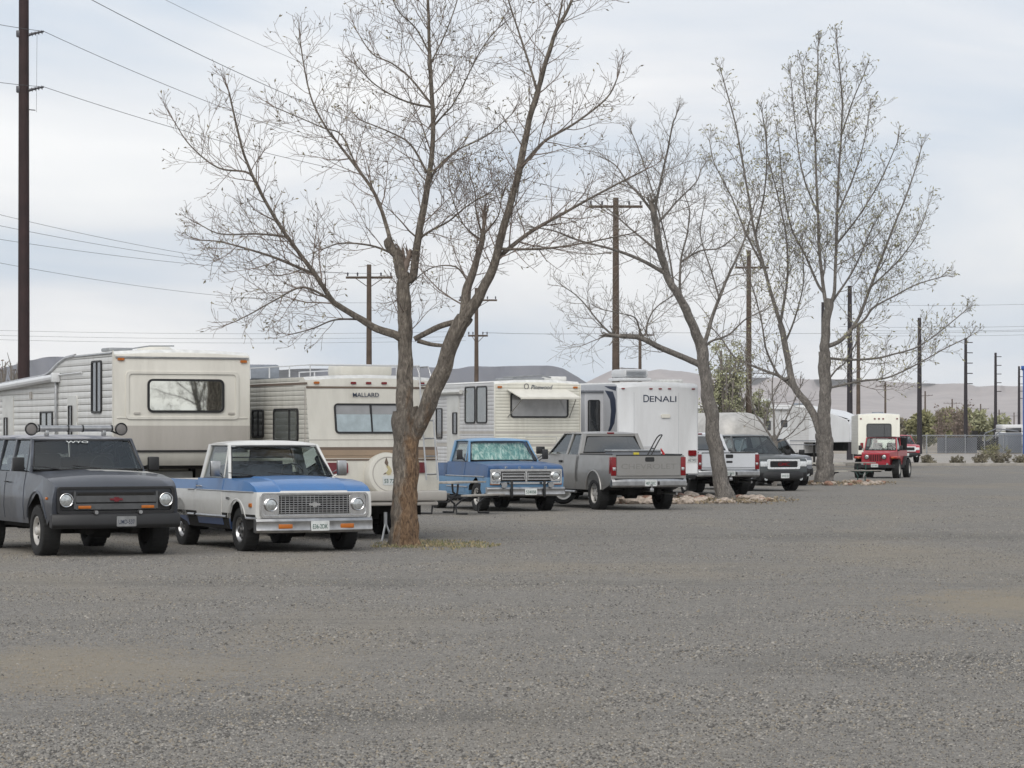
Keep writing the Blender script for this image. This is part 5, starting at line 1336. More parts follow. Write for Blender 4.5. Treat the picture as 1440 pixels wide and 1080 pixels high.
# ------------------------------------------------------------------ ground
def ground_mat(name, base, dark, light, tanc, stone, patches=True):
    m, nt, b = _mat(name); v = coords(nt)
    big = noise_n(nt, coords(nt,(1,.33,1)), .22, 5, .6, .6); mid = noise_n(nt, coords(nt,(1,.5,1)), 1.4, 5, .65)
    vo = nt.nodes.new('ShaderNodeTexVoronoi'); vo.inputs['Scale'].default_value = stone; nt.links.new(v, vo.inputs['Vector'])
    vo2 = nt.nodes.new('ShaderNodeTexVoronoi'); vo2.inputs['Scale'].default_value = stone*.42; nt.links.new(v, vo2.inputs['Vector'])
    sep = nt.nodes.new('ShaderNodeSeparateColor'); nt.links.new(vo.outputs['Color'], sep.inputs[0])
    sep2 = nt.nodes.new('ShaderNodeSeparateColor'); nt.links.new(vo2.outputs['Color'], sep2.inputs[0])
    c = ramp(nt, sep.outputs[0], [(0, dark), (.4, base), (.75, base), (.93, light), (1, tuple(min(1,x*1.3) for x in light))])
    cb = ramp(nt, sep2.outputs[1], [(0, tuple(x*.6 for x in dark)), (.3, base), (.8, base), (1, light)])
    c = mixc(nt, .42, c, cb)
    c = mixc(nt, ramp(nt, mid, [(.35,(0,0,0)),(.7,(.32,)*3)]), c, tuple(x*.62 for x in base))
    if patches:
        c = mixc(nt, ramp(nt, big, [(.5,(0,0,0)),(.68,(.55,)*3)]), c, tanc)
        tr = noise_n(nt, coords(nt,(.16,1.1,1)), 1.0, 4, .55, 1.2)
        c = mixc(nt, ramp(nt, tr, [(.54,(0,0,0)),(.66,(.38,)*3)]), c, tuple(x*.66 for x in base))
    if patches:           # bare worn patches of tan dirt and darker damp wheel lanes
        w_ = noise_n(nt, coords(nt,(1,.6,1)), .9, 6, .65)
        for (px_, py_, sx_, sy_, amt, col_) in ((-3.4,23.0,1.9,2.6,.6,tanc),(5.6,31.5,1.4,3.2,.75,tanc),(1.5,40,4,2.2,.35,tanc),(-1,19,2.4,1.1,.4,dark),(3.2,23.5,2.2,1.6,.35,dark),(-2,36,5,1.3,.35,dark),(7,52,5,3,.35,dark)):
            mp = nt.nodes.new('ShaderNodeMapping'); mp.vector_type = 'TEXTURE'; mp.inputs['Location'].default_value = (px_,py_,0); mp.inputs['Scale'].default_value = (sx_,sy_,1)
            tc_ = nt.nodes.new('ShaderNodeTexCoord'); nt.links.new(tc_.outputs['Object'], mp.inputs[0])
            ln = nt.nodes.new('ShaderNodeVectorMath'); ln.operation = 'LENGTH'; nt.links.new(mp.outputs[0], ln.inputs[0])
            sb = nt.nodes.new('ShaderNodeMath'); sb.operation = 'SUBTRACT'; nt.links.new(w_, sb.inputs[0]); 
            hf = nt.nodes.new('ShaderNodeMath'); hf.operation = 'MULTIPLY'; hf.inputs[1].default_value = .45; nt.links.new(ln.outputs['Value'], hf.inputs[0]); nt.links.new(hf.outputs[0], sb.inputs[1])
            c = mixc(nt, ramp(nt, sb.outputs[0], [(.08,(0,0,0)),(.34,(amt,)*3)]), c, col_)
    nt.links.new(c, b.inputs['Base Color']); b.inputs['Roughness'].default_value = .95; b.inputs['Specular IOR Level'].default_value = .2
    bn = bump(nt, b, vo.outputs['Distance'], .9, .012); bn.invert = True
    return m
M['gravel'] = ground_mat('gravel_surface', (.22,.208,.190), (.085,.081,.075), (.30,.282,.255), (.255,.222,.17), 60)
M['dirt'] = ground_mat('dry_dirt', (.30,.265,.22), (.16,.14,.12), (.42,.38,.32), (.36,.30,.23), 12)
M['palelot'] = ground_mat('pale_gravel_road', (.33,.31,.285), (.2,.185,.165), (.42,.40,.37), (.40,.35,.3), 10)
def sheet(name, x0,x1,y0,y1,z, mat, n=1, und=0, kind='structure'):
    g = G(); vs = [[g.bm.verts.new((x0+(x1-x0)*i/n, y0+(y1-y0)*j/n, z+(und*(noise.noise(Vector((i*.25,j*.25,0)))+.5*noise.noise(Vector((i*.7,j*.7,3)))) if 0<i<n and 0<j<n else 0))) for i in range(n+1)] for j in range(n+1)]
    for j in range(n):
        for i in range(n): g.bm.faces.new((vs[j][i],vs[j][i+1],vs[j+1][i+1],vs[j+1][i]))
    o = g.obj(name, mat, None); return tag(o, kind=kind)
sheet('ground', -9000,9000,-150,9500,-.05,'dirt')
sheet('gravel_lot', -60,60,-40,162,0.0,'gravel')
sheet('gravel_road', 17,160,172,258,-.04,'palelot')
g = G(); g.box(19,70,161.6,162.0,-.04,.16,.02); tag(g.obj('kerb','concrete'),kind='structure')

# loose stones on the lot nearest the camera
import numpy as np
def gravel_chips(N):
    rs = np.random.RandomState(5)
    d = 14.5+72*rs.rand(N)**1.75; x = (rs.rand(N)*2-1)*d*.195
    cl = np.sin(x*1.7+np.sin(d*.9)*2)+np.sin(d*1.3+x*.6)+.8*np.sin(x*4.1-d*2.3)      # coarser and finer drifts
    t1 = np.exp(-(((x+3.4)/2.1)**2+((d-23)/2.6)**2)); t2 = np.exp(-(((x-5.6)/1.6)**2+((d-31.5)/3.4)**2)); tan = np.maximum(t1,t2)
    keep = rs.rand(N) > .72*tan; x, d, cl, tan = x[keep], d[keep], cl[keep], tan[keep]; n = len(x)
    s = (.0048+.0062*rs.rand(n)**1.6)*(1+.14*cl)*np.where(rs.rand(n) > .985, 1.8, 1)
    h = s*(.55+.6*rs.rand(n)); a = rs.rand(n)*6.28; e = .75+.5*rs.rand(n)
    V = np.zeros((n,8,3))
    for j in range(5):
        t = a+j*1.2566; V[:,j,0] = x+np.cos(t)*s*e*(.8+.4*rs.rand(n)); V[:,j,1] = d+np.sin(t)*s/e*(.8+.4*rs.rand(n)); V[:,j,2] = h*(.45*rs.rand(n)-.1)
    for j in range(3):
        t = a+.4+j*2.094; V[:,5+j,0] = x+np.cos(t)*s*.5; V[:,5+j,1] = d+np.sin(t)*s*.5; V[:,5+j,2] = h*(.75+.3*rs.rand(n))
    T3 = np.array([[0,1,5],[1,2,6],[1,6,5],[2,3,6],[3,7,6],[3,4,7],[4,0,5],[4,5,7],[5,6,7]])
    F = (np.arange(n)[:,None,None]*8+T3[None]).reshape(-1)
    me = bpy.data.meshes.new('loose_gravel'); nf = n*len(T3)
    me.vertices.add(n*8); me.vertices.foreach_set('co', V.reshape(-1)); me.loops.add(nf*3); me.loops.foreach_set('vertex_index', F.astype(np.int32))
    me.polygons.add(nf); me.polygons.foreach_set('loop_start', (np.arange(nf)*3).astype(np.int32)); 
    r = rs.rand(n); m = np.where(r < .42, 0, np.where(r < .70, 1, np.where(r < .85, 2, 3))); m = np.where((rs.rand(n) < tan), 3, m)
    me.polygons.foreach_set('material_index', np.repeat(m, len(T3)).astype(np.int32)); me.update(calc_edges=True); me.validate()
    for k in ('st0','st1','st2','st3'): me.materials.append(M[k])
    o = bpy.data.objects.new('loose_gravel', me); C.objects.link(o); return tag(o, kind='stuff')
M['st0'] = plain('grey_stone_chips', (.207,.196,.178), .9, 0, .25, 30); M['st1'] = plain('dark_stone_chips', (.09,.084,.077), .9, 0, .35, 30)
M['st2'] = plain('pale_stone_chips', (.29,.272,.243), .9, 0, .2, 30); M['st3'] = plain('tan_stone_chips', (.225,.195,.15), .9, 0, .25, 30)
gravel_chips(300000)

# ------------------------------------------------------------------ mesas
def mesa_mat(name, a, bcol, cliff):
    m, nt, b = _mat(name); v = coords(nt, (1,1,3)); n = noise_n(nt, v, .004, 8, .65); n2 = noise_n(nt, coords(nt,(1,1,.15)), .012, 6, .6, .5)
    c = mixc(nt, ramp(nt,n2,[(.35,(0,0,0)),(.65,(1,1,1))]), a, bcol); c = mixc(nt, ramp(nt,n,[(.5,(0,0,0)),(.7,(.7,.7,.7))]), c, cliff)
    nt.links.new(c, b.inputs['Base Color']); b.inputs['Roughness'].default_value = 1; return m
M['mesa1'] = mesa_mat('purple_brown_shale', (.07,.075,.10), (.10,.10,.12), (.045,.048,.065))
M['mesa2'] = mesa_mat('pale_pink_shale', (.34,.30,.285), (.27,.235,.225), (.19,.17,.17))
def mesa(name, sil, dist, mat, depth, cliff=.22, seed=0):
    """ridge seen from the lot: a rim, a cliff band and a gullied slope running down towards us, with a plateau behind"""
    g = G(); nx = 260; rows = []
    u0, u1 = sil[0][0], sil[-1][0]
    prof = [(-.9,.92),(-.25,1.0),(0,1.0),(.02,.98),(.05,1-cliff),(.2,.62*(1-cliff)/.78+.0),(.4,.42),(.6,.26),(.8,.12),(1.0,-.06)]
    for (t, hz) in prof:
        row = []
        for i in range(nx+1):
            u = u0+(u1-u0)*i/nx; v = lerp_tab(sil, u); x = (u-720)/F_PX*dist; H = CAM_H+(608-v)/F_PX*dist
            gl = noise.noise(Vector((x*.006+seed, t*1.3, seed)))+.5*noise.noise(Vector((x*.017, t*2, seed+4)))
            y = dist-t*depth+ (gl*depth*.16*(1 if t > .01 else .0)); z = H*hz
            if t > .03: z += gl*H*.17*(1-abs(2*t-1))
            if t <= .03 and t > -.5: z += 2.5*noise.noise(Vector((x*.02,seed,1)))
            row.append(g.bm.verts.new((x+ (x*( -t*depth)/dist), y, z)))
        rows.append(row)
    for A,B in zip(rows,rows[1:]):
        for i in range(nx): g.bm.faces.new((A[i],A[i+1],B[i+1],B[i]))
    o = g.obj(name, mat, None, smooth=60); return tag(o, kind='structure')
mesa('mesa_hill', [(-700,560),(-420,535),(-60,540),(-20,532),(5,520),(30,514),(45,506),(62,502),(95,502),(110,508),(200,520),(330,514),(352,515),(375,521),(410,519),(470,518),(520,519),(560,515),(600,516),(640,519),(660,516),(690,515),(771,514),(790,519),(812,530),(840,548),(900,575),(1000,600),(1200,606)], 5200,'mesa1',1300,.3,2)
mesa('mesa_ridge', [(780,560),(840,530),(870,516),(880,518),(900,518),(912,522),(930,519),(960,522),(985,526),(1010,527),(1040,530),(1100,531),(1150,534),(1200,533),(1270,538),(1321,540),(1345,539),(1373,543),(1440,543),(1600,548),(2200,560),(2800,600)], 6600,'mesa2',2000,.14,9)

# ------------------------------------------------------------------ vehicles
def mid(u,v,u2,v2):
    a = at(u,v,CAM_H*F_PX/(v-608)); b = at(u2,v2,CAM_H*F_PX/(v2-608)); c = (a+b)/2; c.z = 0; return c
vehicle_place(wagon(), (-6.42,44.3,0), 25)
vehicle_place(blue_white_pickup(), (-3.50,45.9,0), 25)
vehicle_place(blue_pickup(), (.02,69.0,0), 21)
s = modern_pickup('pickup_truck','pewter grey extended cab pickup seen from behind with cargo in its bed','silver',3.64,1.36,1.36,1.93,.41,True,'CHEVROLET')
vehicle_place(s, (2.93,70.3,0), 20, False)
fw = modern_pickup('pickup_truck','white pickup seen from behind, partly hidden by the leaning tree','truckwhite',3.7,1.30,1.32,1.90,.40,True,None,1.0,'privacy','22 8415',handle2=True,rimstyle='spoke5')
vehicle_place(fw, (6.17,86.6,0), 17, False)
gm = front_suv('pickup_truck','charcoal pickup facing the camera with a chrome framed grille between the two big trees','pickup truck','charcoal',letters='GMC',pick=True,wb=3.6)
vehicle_place(gm, (8.35,92.6,0), 26)
sv = front_suv('sport_utility_vehicle','grey sport utility vehicle parked behind the charcoal pickup','car','suvgrey',W=.92,belt=1.12,roofz=1.72,r=.37,wb=2.7)
vehicle_place(sv, (9.6,101.8,0), 18)
jp = jeep(); vehicle_place(jp, (15.2,118.2,0), -18)
rc = front_suv('pickup_truck','red pickup just showing past the red off-road car','pickup truck','red',W=.95,belt=1.15,roofz=1.75,pick=True,wb=3.3)
vehicle_place(rc, (24.9,181,0), 4)

vehicle_place(fifth_wheel_nose(), (-5.90,50.95,0), 25, False)
vehicle_place(duck_motorhome(), (-2.42,50.5,0), 25, False)
vehicle_place(beige_trailer(), (.68,75.6,0), 21, False)
vehicle_place(white_fifth(), (4.02,78.3,0), 21, False)
vehicle_place(rounded_trailer(), (9.1,109.0,0), 22, False)
vehicle_place(long_white_trailer(), (19.7,161,0), 55, False)
vehicle_place(cream_trailer(), (19.35,150,0), -4, False)

for o_ in [o for o in C.objects if o.get('category') in ('pickup truck','truck','car')]: o_.location.z = -.018      # tyres settled in the gravel
# things lying in and around the vehicles
def world(o, p): return Matrix.Translation(o.location) @ o.rotation_euler.to_matrix().to_4x4() @ Vector(p)
bpy.context.view_layer.update()
bt = [o for o in C.objects if o.get('label','').startswith('two-tone blue')][0]
g = G(); k = .80
g.quadgrid((-.70,-k,1.25),(-.70,k,1.25),(-1.03,.66,1.66),(-1.03,-.66,1.66),24,8,(.05,0,0))
for v in g.bm.verts: v.co += Vector((.025*noise.noise(v.co*9), 0, .02*noise.noise(v.co*7+Vector((5,0,0)))))
r = bmesh.ops.extrude_face_region(g.bm, geom=g.bm.faces[:])
for e in r['geom']:
    if isinstance(e, bmesh.types.BMVert): e.co.x -= .012
o = g.obj('sunshade','foil',None); o.location = bt.location; o.rotation_euler = bt.rotation_euler
tag(o,'crinkled silvery green sunshade filling the windscreen of the blue pickup','sunshade')
def inbed(o, p, rz=0): o.location = world(s,p); o.rotation_euler = (0,0,s.rotation_euler.z+rz); return o
t = thing('push_mower','folded black push mower handle standing up from the grey pickup bed','mower')
g = G(); g.tube([(.25,-.2,.3),(-.05,-.2,.85),(-.1,-.2,.93),(-.15,-.14,.99),(-.17,0,1.0),(-.15,.14,.99),(-.1,.2,.93),(-.05,.2,.85),(.25,.2,.3)],.016,6); g.tube([(.05,-.2,.66),(.05,.2,.66)],.014); g.obj('handle','black',t)
g = G(); g.box(-.3,.35,-.26,.26,.1,.3,.05); g.cyl((0,0,.3),(0,0,.45),.13); g.obj('deck','blackmetal',t)
for x in (-.25,.28):
    for y in (-.3,.3):
        g = G(); g.cyl((x,y-.025,.1),(x,y+.025,.1),.1,n=14); g.obj('wheel','rubber',t)
inbed(t,(-.55,-.42,.86),R(80))
t = thing('fuel_can','red plastic fuel can with a spout at the tailgate of the grey pickup','can')
g = G(); g.box(-.12,.12,-.09,.09,0,.42,.04); g.obj('can_body','gascan',t)
g = G(); g.tube([(0,0,.40),(0,.03,.55),(.0,.1,.66)],[.04,.03,.015],8); g.obj('spout','gascan',t)
inbed(t,(-.92,-.52,.86))
t = thing('tool_box','grey long tool chest lying across the grey pickup bed','box')
g = G(); g.box(-.25,.25,-.8,.5,0,.58,.02); g.obj('box_body','slat',t)
g = G(); g.box(-.27,.27,-.82,.52,.58,.63,.015); g.obj('lid','galv',t)
g = G(); g.box(-.285,-.25,-.2,-.05,.5,.56,.01); g.obj('latch','yellow',t)
inbed(t,(.2,0,.86))
t = thing('spare_wheel','white rimmed spare wheel standing under the beige trailer','wheel', at(792,709,75.3))
t.location.z = 0
g = G(); g.lathe([(-.08,.22),(-.09,.3),(-.06,.335),(.0,.345),(.06,.335),(.09,.3),(.08,.22)],(0,0,.345),(0,-1,0),32); g.obj('tyre','rubber',t)
g = G(); g.lathe([(.07,.225),(.05,.2),(.03,.17),(.05,.1),(.09,.07),(.1,.001)],(0,0,.345),(0,-1,0),28); g.lathe([(-.05,.2),(-.05,.001)],(0,0,.345),(0,-1,0),20); g.obj('rim','white',t)

def picnic(label, loc, rz, top, frame, L=1.8):
    t = thing('picnic_table', label, 'picnic table', loc, rz)
    g = G()
    for k in range(5): g.box(-L/2,L/2,-.37+.15*k,-.235+.15*k,.72,.76,.006)
    g.obj('table_top',top,t)
    for sd in (1,-1):
        g = G()
        for k in range(2): g.box(-L/2,L/2,sd*.72-.14+.145*k,sd*.72-.01+.145*k,.43,.47,.006)
        g.obj('bench',top,t)
    for x in (-L*.32,L*.32):
        g = G()
        g.tube([(x,-.86,.41),(x,-.5,.38),(x,-.3,.22),(x,-.32,.03),(x,-.6,.03)],.025,7); g.tube([(x,.86,.41),(x,.5,.38),(x,.3,.22),(x,.32,.03),(x,.6,.03)],.025,7)
        g.tube([(x,-.36,.71),(x,-.34,.5),(x,-.12,.3),(x,.12,.3),(x,.34,.5),(x,.36,.71)],.025,7); g.tube([(x,-.86,.41),(x,.86,.41)],.022,7)
        g.obj('leg',frame,t)
    return t
p = at(640,723,66.1); p.z = 0; picnic('picnic table with black tube legs between the motorhome and the blue vintage pickup', p, R(65),'planks','blackmetal')
p = at(1142,680,106.5); p.z = 0; picnic('pale topped picnic table left of the twin trunk tree', p, R(15),'paleplanks','blackmetal',2.2)
p = at(1186,677,108.5); p.z = 0; picnic('grey topped picnic table with green tube legs right of the twin trunk tree', p, R(20),'planks','greenmetal',2.4)
# folding green chairs
def chair(label, loc, rz):
    t = thing('folding_chair', label, 'chair', loc, rz)
    g = G()
    for y in (-.26,.26):
        g.tube([(.28,y,0),(-.22,y,.45),(-.3,y,.95)],.02,6); g.tube([(-.3,y,0),(.25,y,.45),(.25,y,.62),(-.24,y,.64)],.02,6)
    g.obj('frame','greenmetal',t)
    g = G(); g.box(-.22,.26,-.25,.25,.43,.45); g.obj('seat','greenmetal',t)
    g = G(); g.hexa([(-.22,-.25,.48),(-.20,-.25,.48),(-.20,.25,.48),(-.22,.25,.48)],[(-.31,-.25,.95),(-.29,-.25,.95),(-.29,.25,.95),(-.31,.25,.95)]); g.obj('backrest','greenmetal',t)
p = at(1179,677,104.8); p.z = 0; 0 and chair('green folding chair beside the trunk of the twin trunk tree', p, R(-60))
p = at(1196,676,105.5); p.z = 0; 0 and chair('green folding chair nearer the red off-road car', p, R(-120))

# ------------------------------------------------------------------ poles and wires
def pole(label, u, top, base_r, H=12, arms=(), lamp=None, mat='wood', dist=None, steel=False, group='utility poles'):
    d = dist or (H-CAM_H)*F_PX/(608-top)
    p = at(u,608,d); p.z = 0
    t = thing('utility_pole', label, 'pole', p, 0, group)
    g = G(); n = 12; g.tube([(noise.noise(Vector((u,k,0)))*.03,0,H*k/8) for k in range(9)], [base_r*(1-.35*k/8) for k in range(9)], 12); g.obj('shaft',mat,t)
    pts = []
    for (v, hw, off) in arms:
        z = CAM_H+(608-v)/F_PX*d; w = hw/F_PX*d; o_ = off/F_PX*d
        g = G(); g.box(-w+o_,w+o_,base_r*.8,base_r*.8+.12,z-.055,z+.055,.01)
        if w > .4: g.tube([(o_-w*.6,base_r*.8+.05,z-.02),(0,base_r*.5,z-.5)],.02,5); g.tube([(o_+w*.6,base_r*.8+.05,z-.02),(0,base_r*.5,z-.5)],.02,5)
        ca = g.obj('crossarm','wood',t)
        for q in (-.92,-.5,.5,.92):
            g = G(); g.lathe([(0,.02),(.06,.05),(.09,.03),(.12,.055),(.17,.03),(.19,.001)],(o_+w*q,base_r*.8+.06,z+.07),(0,0,1),8); g.obj('insulator','insul',ca)
            pts.append(p+Vector((o_+w*q,base_r*.8+.06,z+.2)))
    return t, pts, d
# tall steel pole with two stand-off arms
d0 = 86.0; p = at(33.5,608,d0); p.z = 0
t0 = thing('utility_pole','tall dark rust brown pole at the left with two short insulator arms','pole',p,0,'utility poles')
g = G(); g.tube([(0,0,17.5*k/10) for k in range(11)], [.19-.045*k/10 for k in range(11)],16); g.obj('shaft','steelpole',t0)
A0 = []
for v in (44,122):
    z = CAM_H+(608-v)/F_PX*d0; w = 28/F_PX*d0
    g = G(); g.tube([(.1,0,z-.12),(w*.6,-.0,z-.05),(w,0,z)],[.05,.035,.03],8); g.box(-.22,.0,-.1,.1,z-.18,z+.02,.02)
    for k in range(4): g.lathe([(0,.02),(.03,.075),(.05,.02)],(.22+.1*k,0,z-.09+.02*k),(1,0,.15),10)
    g.obj('insulator_arm','insul',t0); A0.append(p+Vector((w,0,z)))
g = G(); g.tube([(.1,0,CAM_H+454/F_PX*d0),(.35,0,CAM_H+453/F_PX*d0)],.015); g.tube([(.38,0,CAM_H+450/F_PX*d0),(.40,0,CAM_H+560/F_PX*d0)],.006,4); g.obj('ground_wire','wire',t0)
_,W1,dW1 = pole('brown wooden pole with a wide crossarm behind the motorhome',519,372,.17,10,((390,33,0),))
_,W2,dW2 = pole('brown wooden pole with two crossarms behind the beige trailer',670,405,.17,11,((422,27,2),(472,14,2)))
_,W3,dW3 = pole('dark wooden pole with a wide crossarm rising behind the white lettered trailer',866,278,.19,12,((290,38,0),(472,4,0)))
_,W4,dW4 = pole('small pale pole with a short crossarm between the tall dark pole and the leaning tree',900,462,.17,10,((471,20,0),))
_,W5,dW5 = pole('grey wooden pole with a crossarm behind the leaning tree crown',1053,352,.18,11.5,((376,24,5),),mat='wood')
pole('thin dark pole hidden behind the twin trunk tree',1157,425,.17,12,(),mat='darkpole')
st = []
for k,(u,tp,r_) in enumerate(((1195,402,.22),(1293,447,.24),(1358,475,.23),(1400,496,.23),(1433,515,.24))):
    lab = ('dark bare pole just right of the twin trunk tree','dark bare pole standing at the left end of the chain link fence','slim dark bare pole behind the grey fence slats','slim dark bare pole left of the blue column','dark bare pole touching the blue column')[k]
    t_,_,dd = pole(lab,u,tp,r_,12,(),mat='darkpole'); st.append(at(u,tp+3,dd))
    g = G()
    for q in range(5 if k > 1 else 0): g.tube([(-.1,0,11.5-1.1*q),(.75,0,11.5-1.1*q)],.05,5)
    if k > 1: g.obj('stand_off_arm','darkpole',t_)
    else: g.bm.free()
_,W8,_ = pole('brown pole paired closely with the dark pole beside the twin trunk tree',1207,455,.2,11,())
_,W9,_ = pole('pale crossarm pole above the small cream trailer',1245,537,.24,11,((543,14,0),))
pole('far brown crossarm pole right of the first fence pole',1301,550,.25,11,((556,11,0),))
pole('far crossarm pole rising out of the green thicket',1339,561,.25,10,((567,12,0),))
pole('far crossarm pole right of the slim fence pole',1379,568,.27,10,((575,12,0),))
pole('tiny far crossarm pole left of the blue column',1405,576,.27,9,((581,8,0),))
pole('tiny far crossarm pole nearest the blue column',1426,580,.27,9,((585,6,0),))
def wire(label, a, b, sag, r=.012, group='overhead wires'):
    a, b = Vector(a), Vector(b); pts = []
    for k in range(41):
        t = k/40; p = a.lerp(b,t); p.z -= sag*4*t*(1-t); pts.append(p)
    g = G(); g.tube(pts, r*.72, 5); tag(g.obj('power_line','wire',None), label, 'wire', group)
W_ = 'overhead wires'
wire('upper wire leaving the tall left pole and running right behind the near tree', A0[0], W3[0], .9)
wire('lower wire leaving the tall left pole and running right behind the near tree', A0[1], W3[1], .8)
wire('upper wire arriving at the tall left pole from the left edge', at(-260,-40,70), A0[0], .2); wire('lower wire arriving at the tall left pole from the left edge', at(-260,55,70), A0[1], .2)
wire('thick high wire crossing the top left of the sky', at(-60,-105,80), W3[2], 1.2,.015); wire('faint topmost wire above the near tree', at(60,-92,84), at(905,215,125), 1.3,.009)
for k,(v0,) in enumerate(((298,),(315,),(336,))): wire(('highest','middle','lowest')[k]+' of three thin wires sloping to the crossarm behind the motorhome', at(-40,v0-6,100), W1[k], .35,.011)
wire('thin wire sloping lower than the three leading to the motorhome pole', at(-40,362,105), W2[0], .9,.011)
for k,v0 in enumerate((463,470,476)): wire(('highest','middle','lowest')[k]+' of three far level wires left of the near tree', at(-60,v0,250), at(655,v0+3,260), .3,.016)
wire('level wire from the two crossarm pole to the tall dark pole', W2[6], W4[0], .1,.018); wire('level wire passing behind the leaning tree', W4[3], at(1500,464,300), .2,.018)
for k,v0 in enumerate((427,458,463,470)): wire(('highest','second','third','lowest')[k]+' of four far level wires at the right edge', at(1180,v0+1,320), at(1500,v0-1,330), .2,.02)

# ------------------------------------------------------------------ trees
S1 = dict(rmin=.0032,lvls=3,sp=(0,.17,.11),up=.35,bud=.32,bl=.065,lmin=.10,side=1.25,gap=.15,rk=.55)
S2 = dict(rmin=.0045,lvls=3,sp=(0,.22,.14),up=.28,bud=.12,bl=.07,lmin=.12,side=1.5,gap=.19,rk=.6)
S3 = dict(rmin=.0062,lvls=3,sp=(0,.26,.17),up=.5,bud=.9,bl=.125,lmin=.14,side=1.7,gap=.225,rk=.6)
make_tree('large bare near tree with a forked trunk and orange brown peeling bark',(568,768),47.5,TREE1,S1,'bark1','twig','bud',11,'bare trees in the row')
make_tree('leaning bare tree with a split base in a ring of rocks',(1020,706),78.0,TREE2,S2,'bark2','twig2','bud',12,'bare trees in the row',skirt=.8)
make_tree('tall bare tree with twin trunks and greenish buds beside the red off-road car',(1159,682),104.0,TREE3,S3,'bark2','twig2','bud2',13,'bare trees in the row',skirt=.6)
# shrunken tree copies added out of frame to be mirrored in the nose window
def copy_tree(src, loc, rz, label):
    r = src.copy(); C.objects.link(r); r.location = loc; r.scale = (.42,.42,.42); r.rotation_euler = (0,0,rz); r['label'] = label
    for ch in list(src.children): c_ = ch.copy(); C.objects.link(c_); c_.parent = r
    return r
_tr = [o for o in C.objects if o.get('category') == 'tree']
copy_tree(_tr[-1],(10.0,35.4,0),2.0,'small bare tree added out of frame for the right hand reflection in the mirrored nose window'); copy_tree(_tr[-2],(12.9,32.6,0),1.0,'small bare tree added out of frame for the left hand reflection in the mirrored nose window')
copy_tree(_tr[-1],(17.5,31.0,0),3.3,'small bare tree added out of frame for the middle of the mirrored nose window')
S4 = dict(rmin=.008,lvls=2,sp=(0,.3,.2),up=.4,bud=.2,bl=.1,lmin=.2,side=1.2,gap=.3,rk=.6)
make_tree('small many stemmed bare tree in front of the silver caravan',(1089,652),100,SMALL,S4,'bark2','twig2','bud',14,'bare trees in the row',skirt=.2,trunk_n=8)

def clump(name, label, cat, u, base_v, w, top_v, mat, n, ls, d=None, shape='round', seed=1, stems=5, twig='twig2', base_z=0, group=None):
    """leafy shrub or far tree: stems plus many small leaves gathered in uneven clumps"""
    random.seed(seed); d = d or CAM_H*F_PX/(base_v-608); c = at(u,608,d); c.z = 0
    H = CAM_H+(608-top_v)/F_PX*d; Wm = w/F_PX*d/2
    t = thing(name,label,cat,c,0,group); K = TubeMesh(); L_ = TubeMesh()
    tips = []
    for k in range(stems):
        a = random.random()*6.28; q = random.random()**.6; tip = Vector((math.cos(a)*Wm*q*.85, math.sin(a)*Wm*q*.85, H*random.uniform(.55,.98)*(1-.35*q*q)))
        pts = [Vector((0,0,-.05)), Vector((tip.x*.3,tip.y*.3,tip.z*.35)), Vector((tip.x*.75,tip.y*.75,tip.z*.72)), tip]
        K.tube(pts,[.02*H+.01,.014*H,.008*H,.004*H+.003],5); tips.append(tip); tips.append(pts[2])
        for j in range(5):
            b = pts[1].lerp(tip, random.random()); e = b+rdir()*Wm*.4+Vector((0,0,H*.08)); K.tube([b,b.lerp(e,.5)+rdir()*.05,e],[.006*H,.004*H,.002*H+.002],3); tips.append(e)
    cl = [(random.choice(tips), random.uniform(.16,.34)*min(Wm,H*.6)) for _ in range(max(6,stems*4))]
    for k in range(n):
        c0, r0 = random.choice(cl); p = c0+rdir()*r0*random.random()**.45
        if p.z < .05: p.z = random.uniform(.05,.3)
        L_.leaf(p, rdir(), ls*random.uniform(.6,1.4), ls*.3, 0)
    K.obj('stems',[twig],t); L_.obj('foliage',[mat],t,smooth=False); return t
clump('willow_tree','hazy green willow behind the leaning tree','tree',1022,0,95,478,'willow',6500,.14,150,seed=21,stems=34)
clump('willow_tree','smaller hazy green willow right of the leaning tree','tree',1062,0,50,520,'willow',2600,.14,155,seed=22,stems=18)
for k,(u,w,tv,lab,m_,tn) in enumerate(((1300,55,575,'wide bright green thicket behind the first fence pole','bushg',3000),(1345,60,570,'green thicket with a dark twiggy tree in it','bushg',3000),(1372,46,576,'green thicket right of the dark twiggy tree','willow',2200),(1322,40,574,'small green clump between the two thickets','bushg',1600),(1398,40,583,'pale green far clump beside the slim pole','willow',1200),(1412,30,586,'pale far clump just left of the blue column','willow',900),(1270,30,590,'dull clump at the end of the cream trailer','drybush',900))):
    clump('thicket',lab,'bush',u,0,w,tv,m_,tn,.55,330+8*k,seed=30+k,stems=12,group='thickets beyond the fence')
clump('leafless_tree','dark leafless tree rising from the thicket','tree',1350,0,46,561,'twig',500,.3,322,seed=44,stems=26,twig='twig')
clump('leafless_tree','small leafless tree above the thicket left of the fence pole','tree',1322,0,26,571,'twig',250,.3,318,seed=45,stems=18,twig='twig')
for k,(u,w,tv) in enumerate(((4,26,488),(20,20,500),(-14,30,485),(372,10,522))):
    clump('leafless_tree',('bare far tree at the left edge behind the fifth wheel','lower bare far tree left of the tall pole','bare far tree cut by the left edge','tiny far treetop between the trailer and the motorhome')[k],'tree',u,0,w+16,tv,'twig',60,.2,170+6*k,seed=50+k,stems=34,twig='twig2')
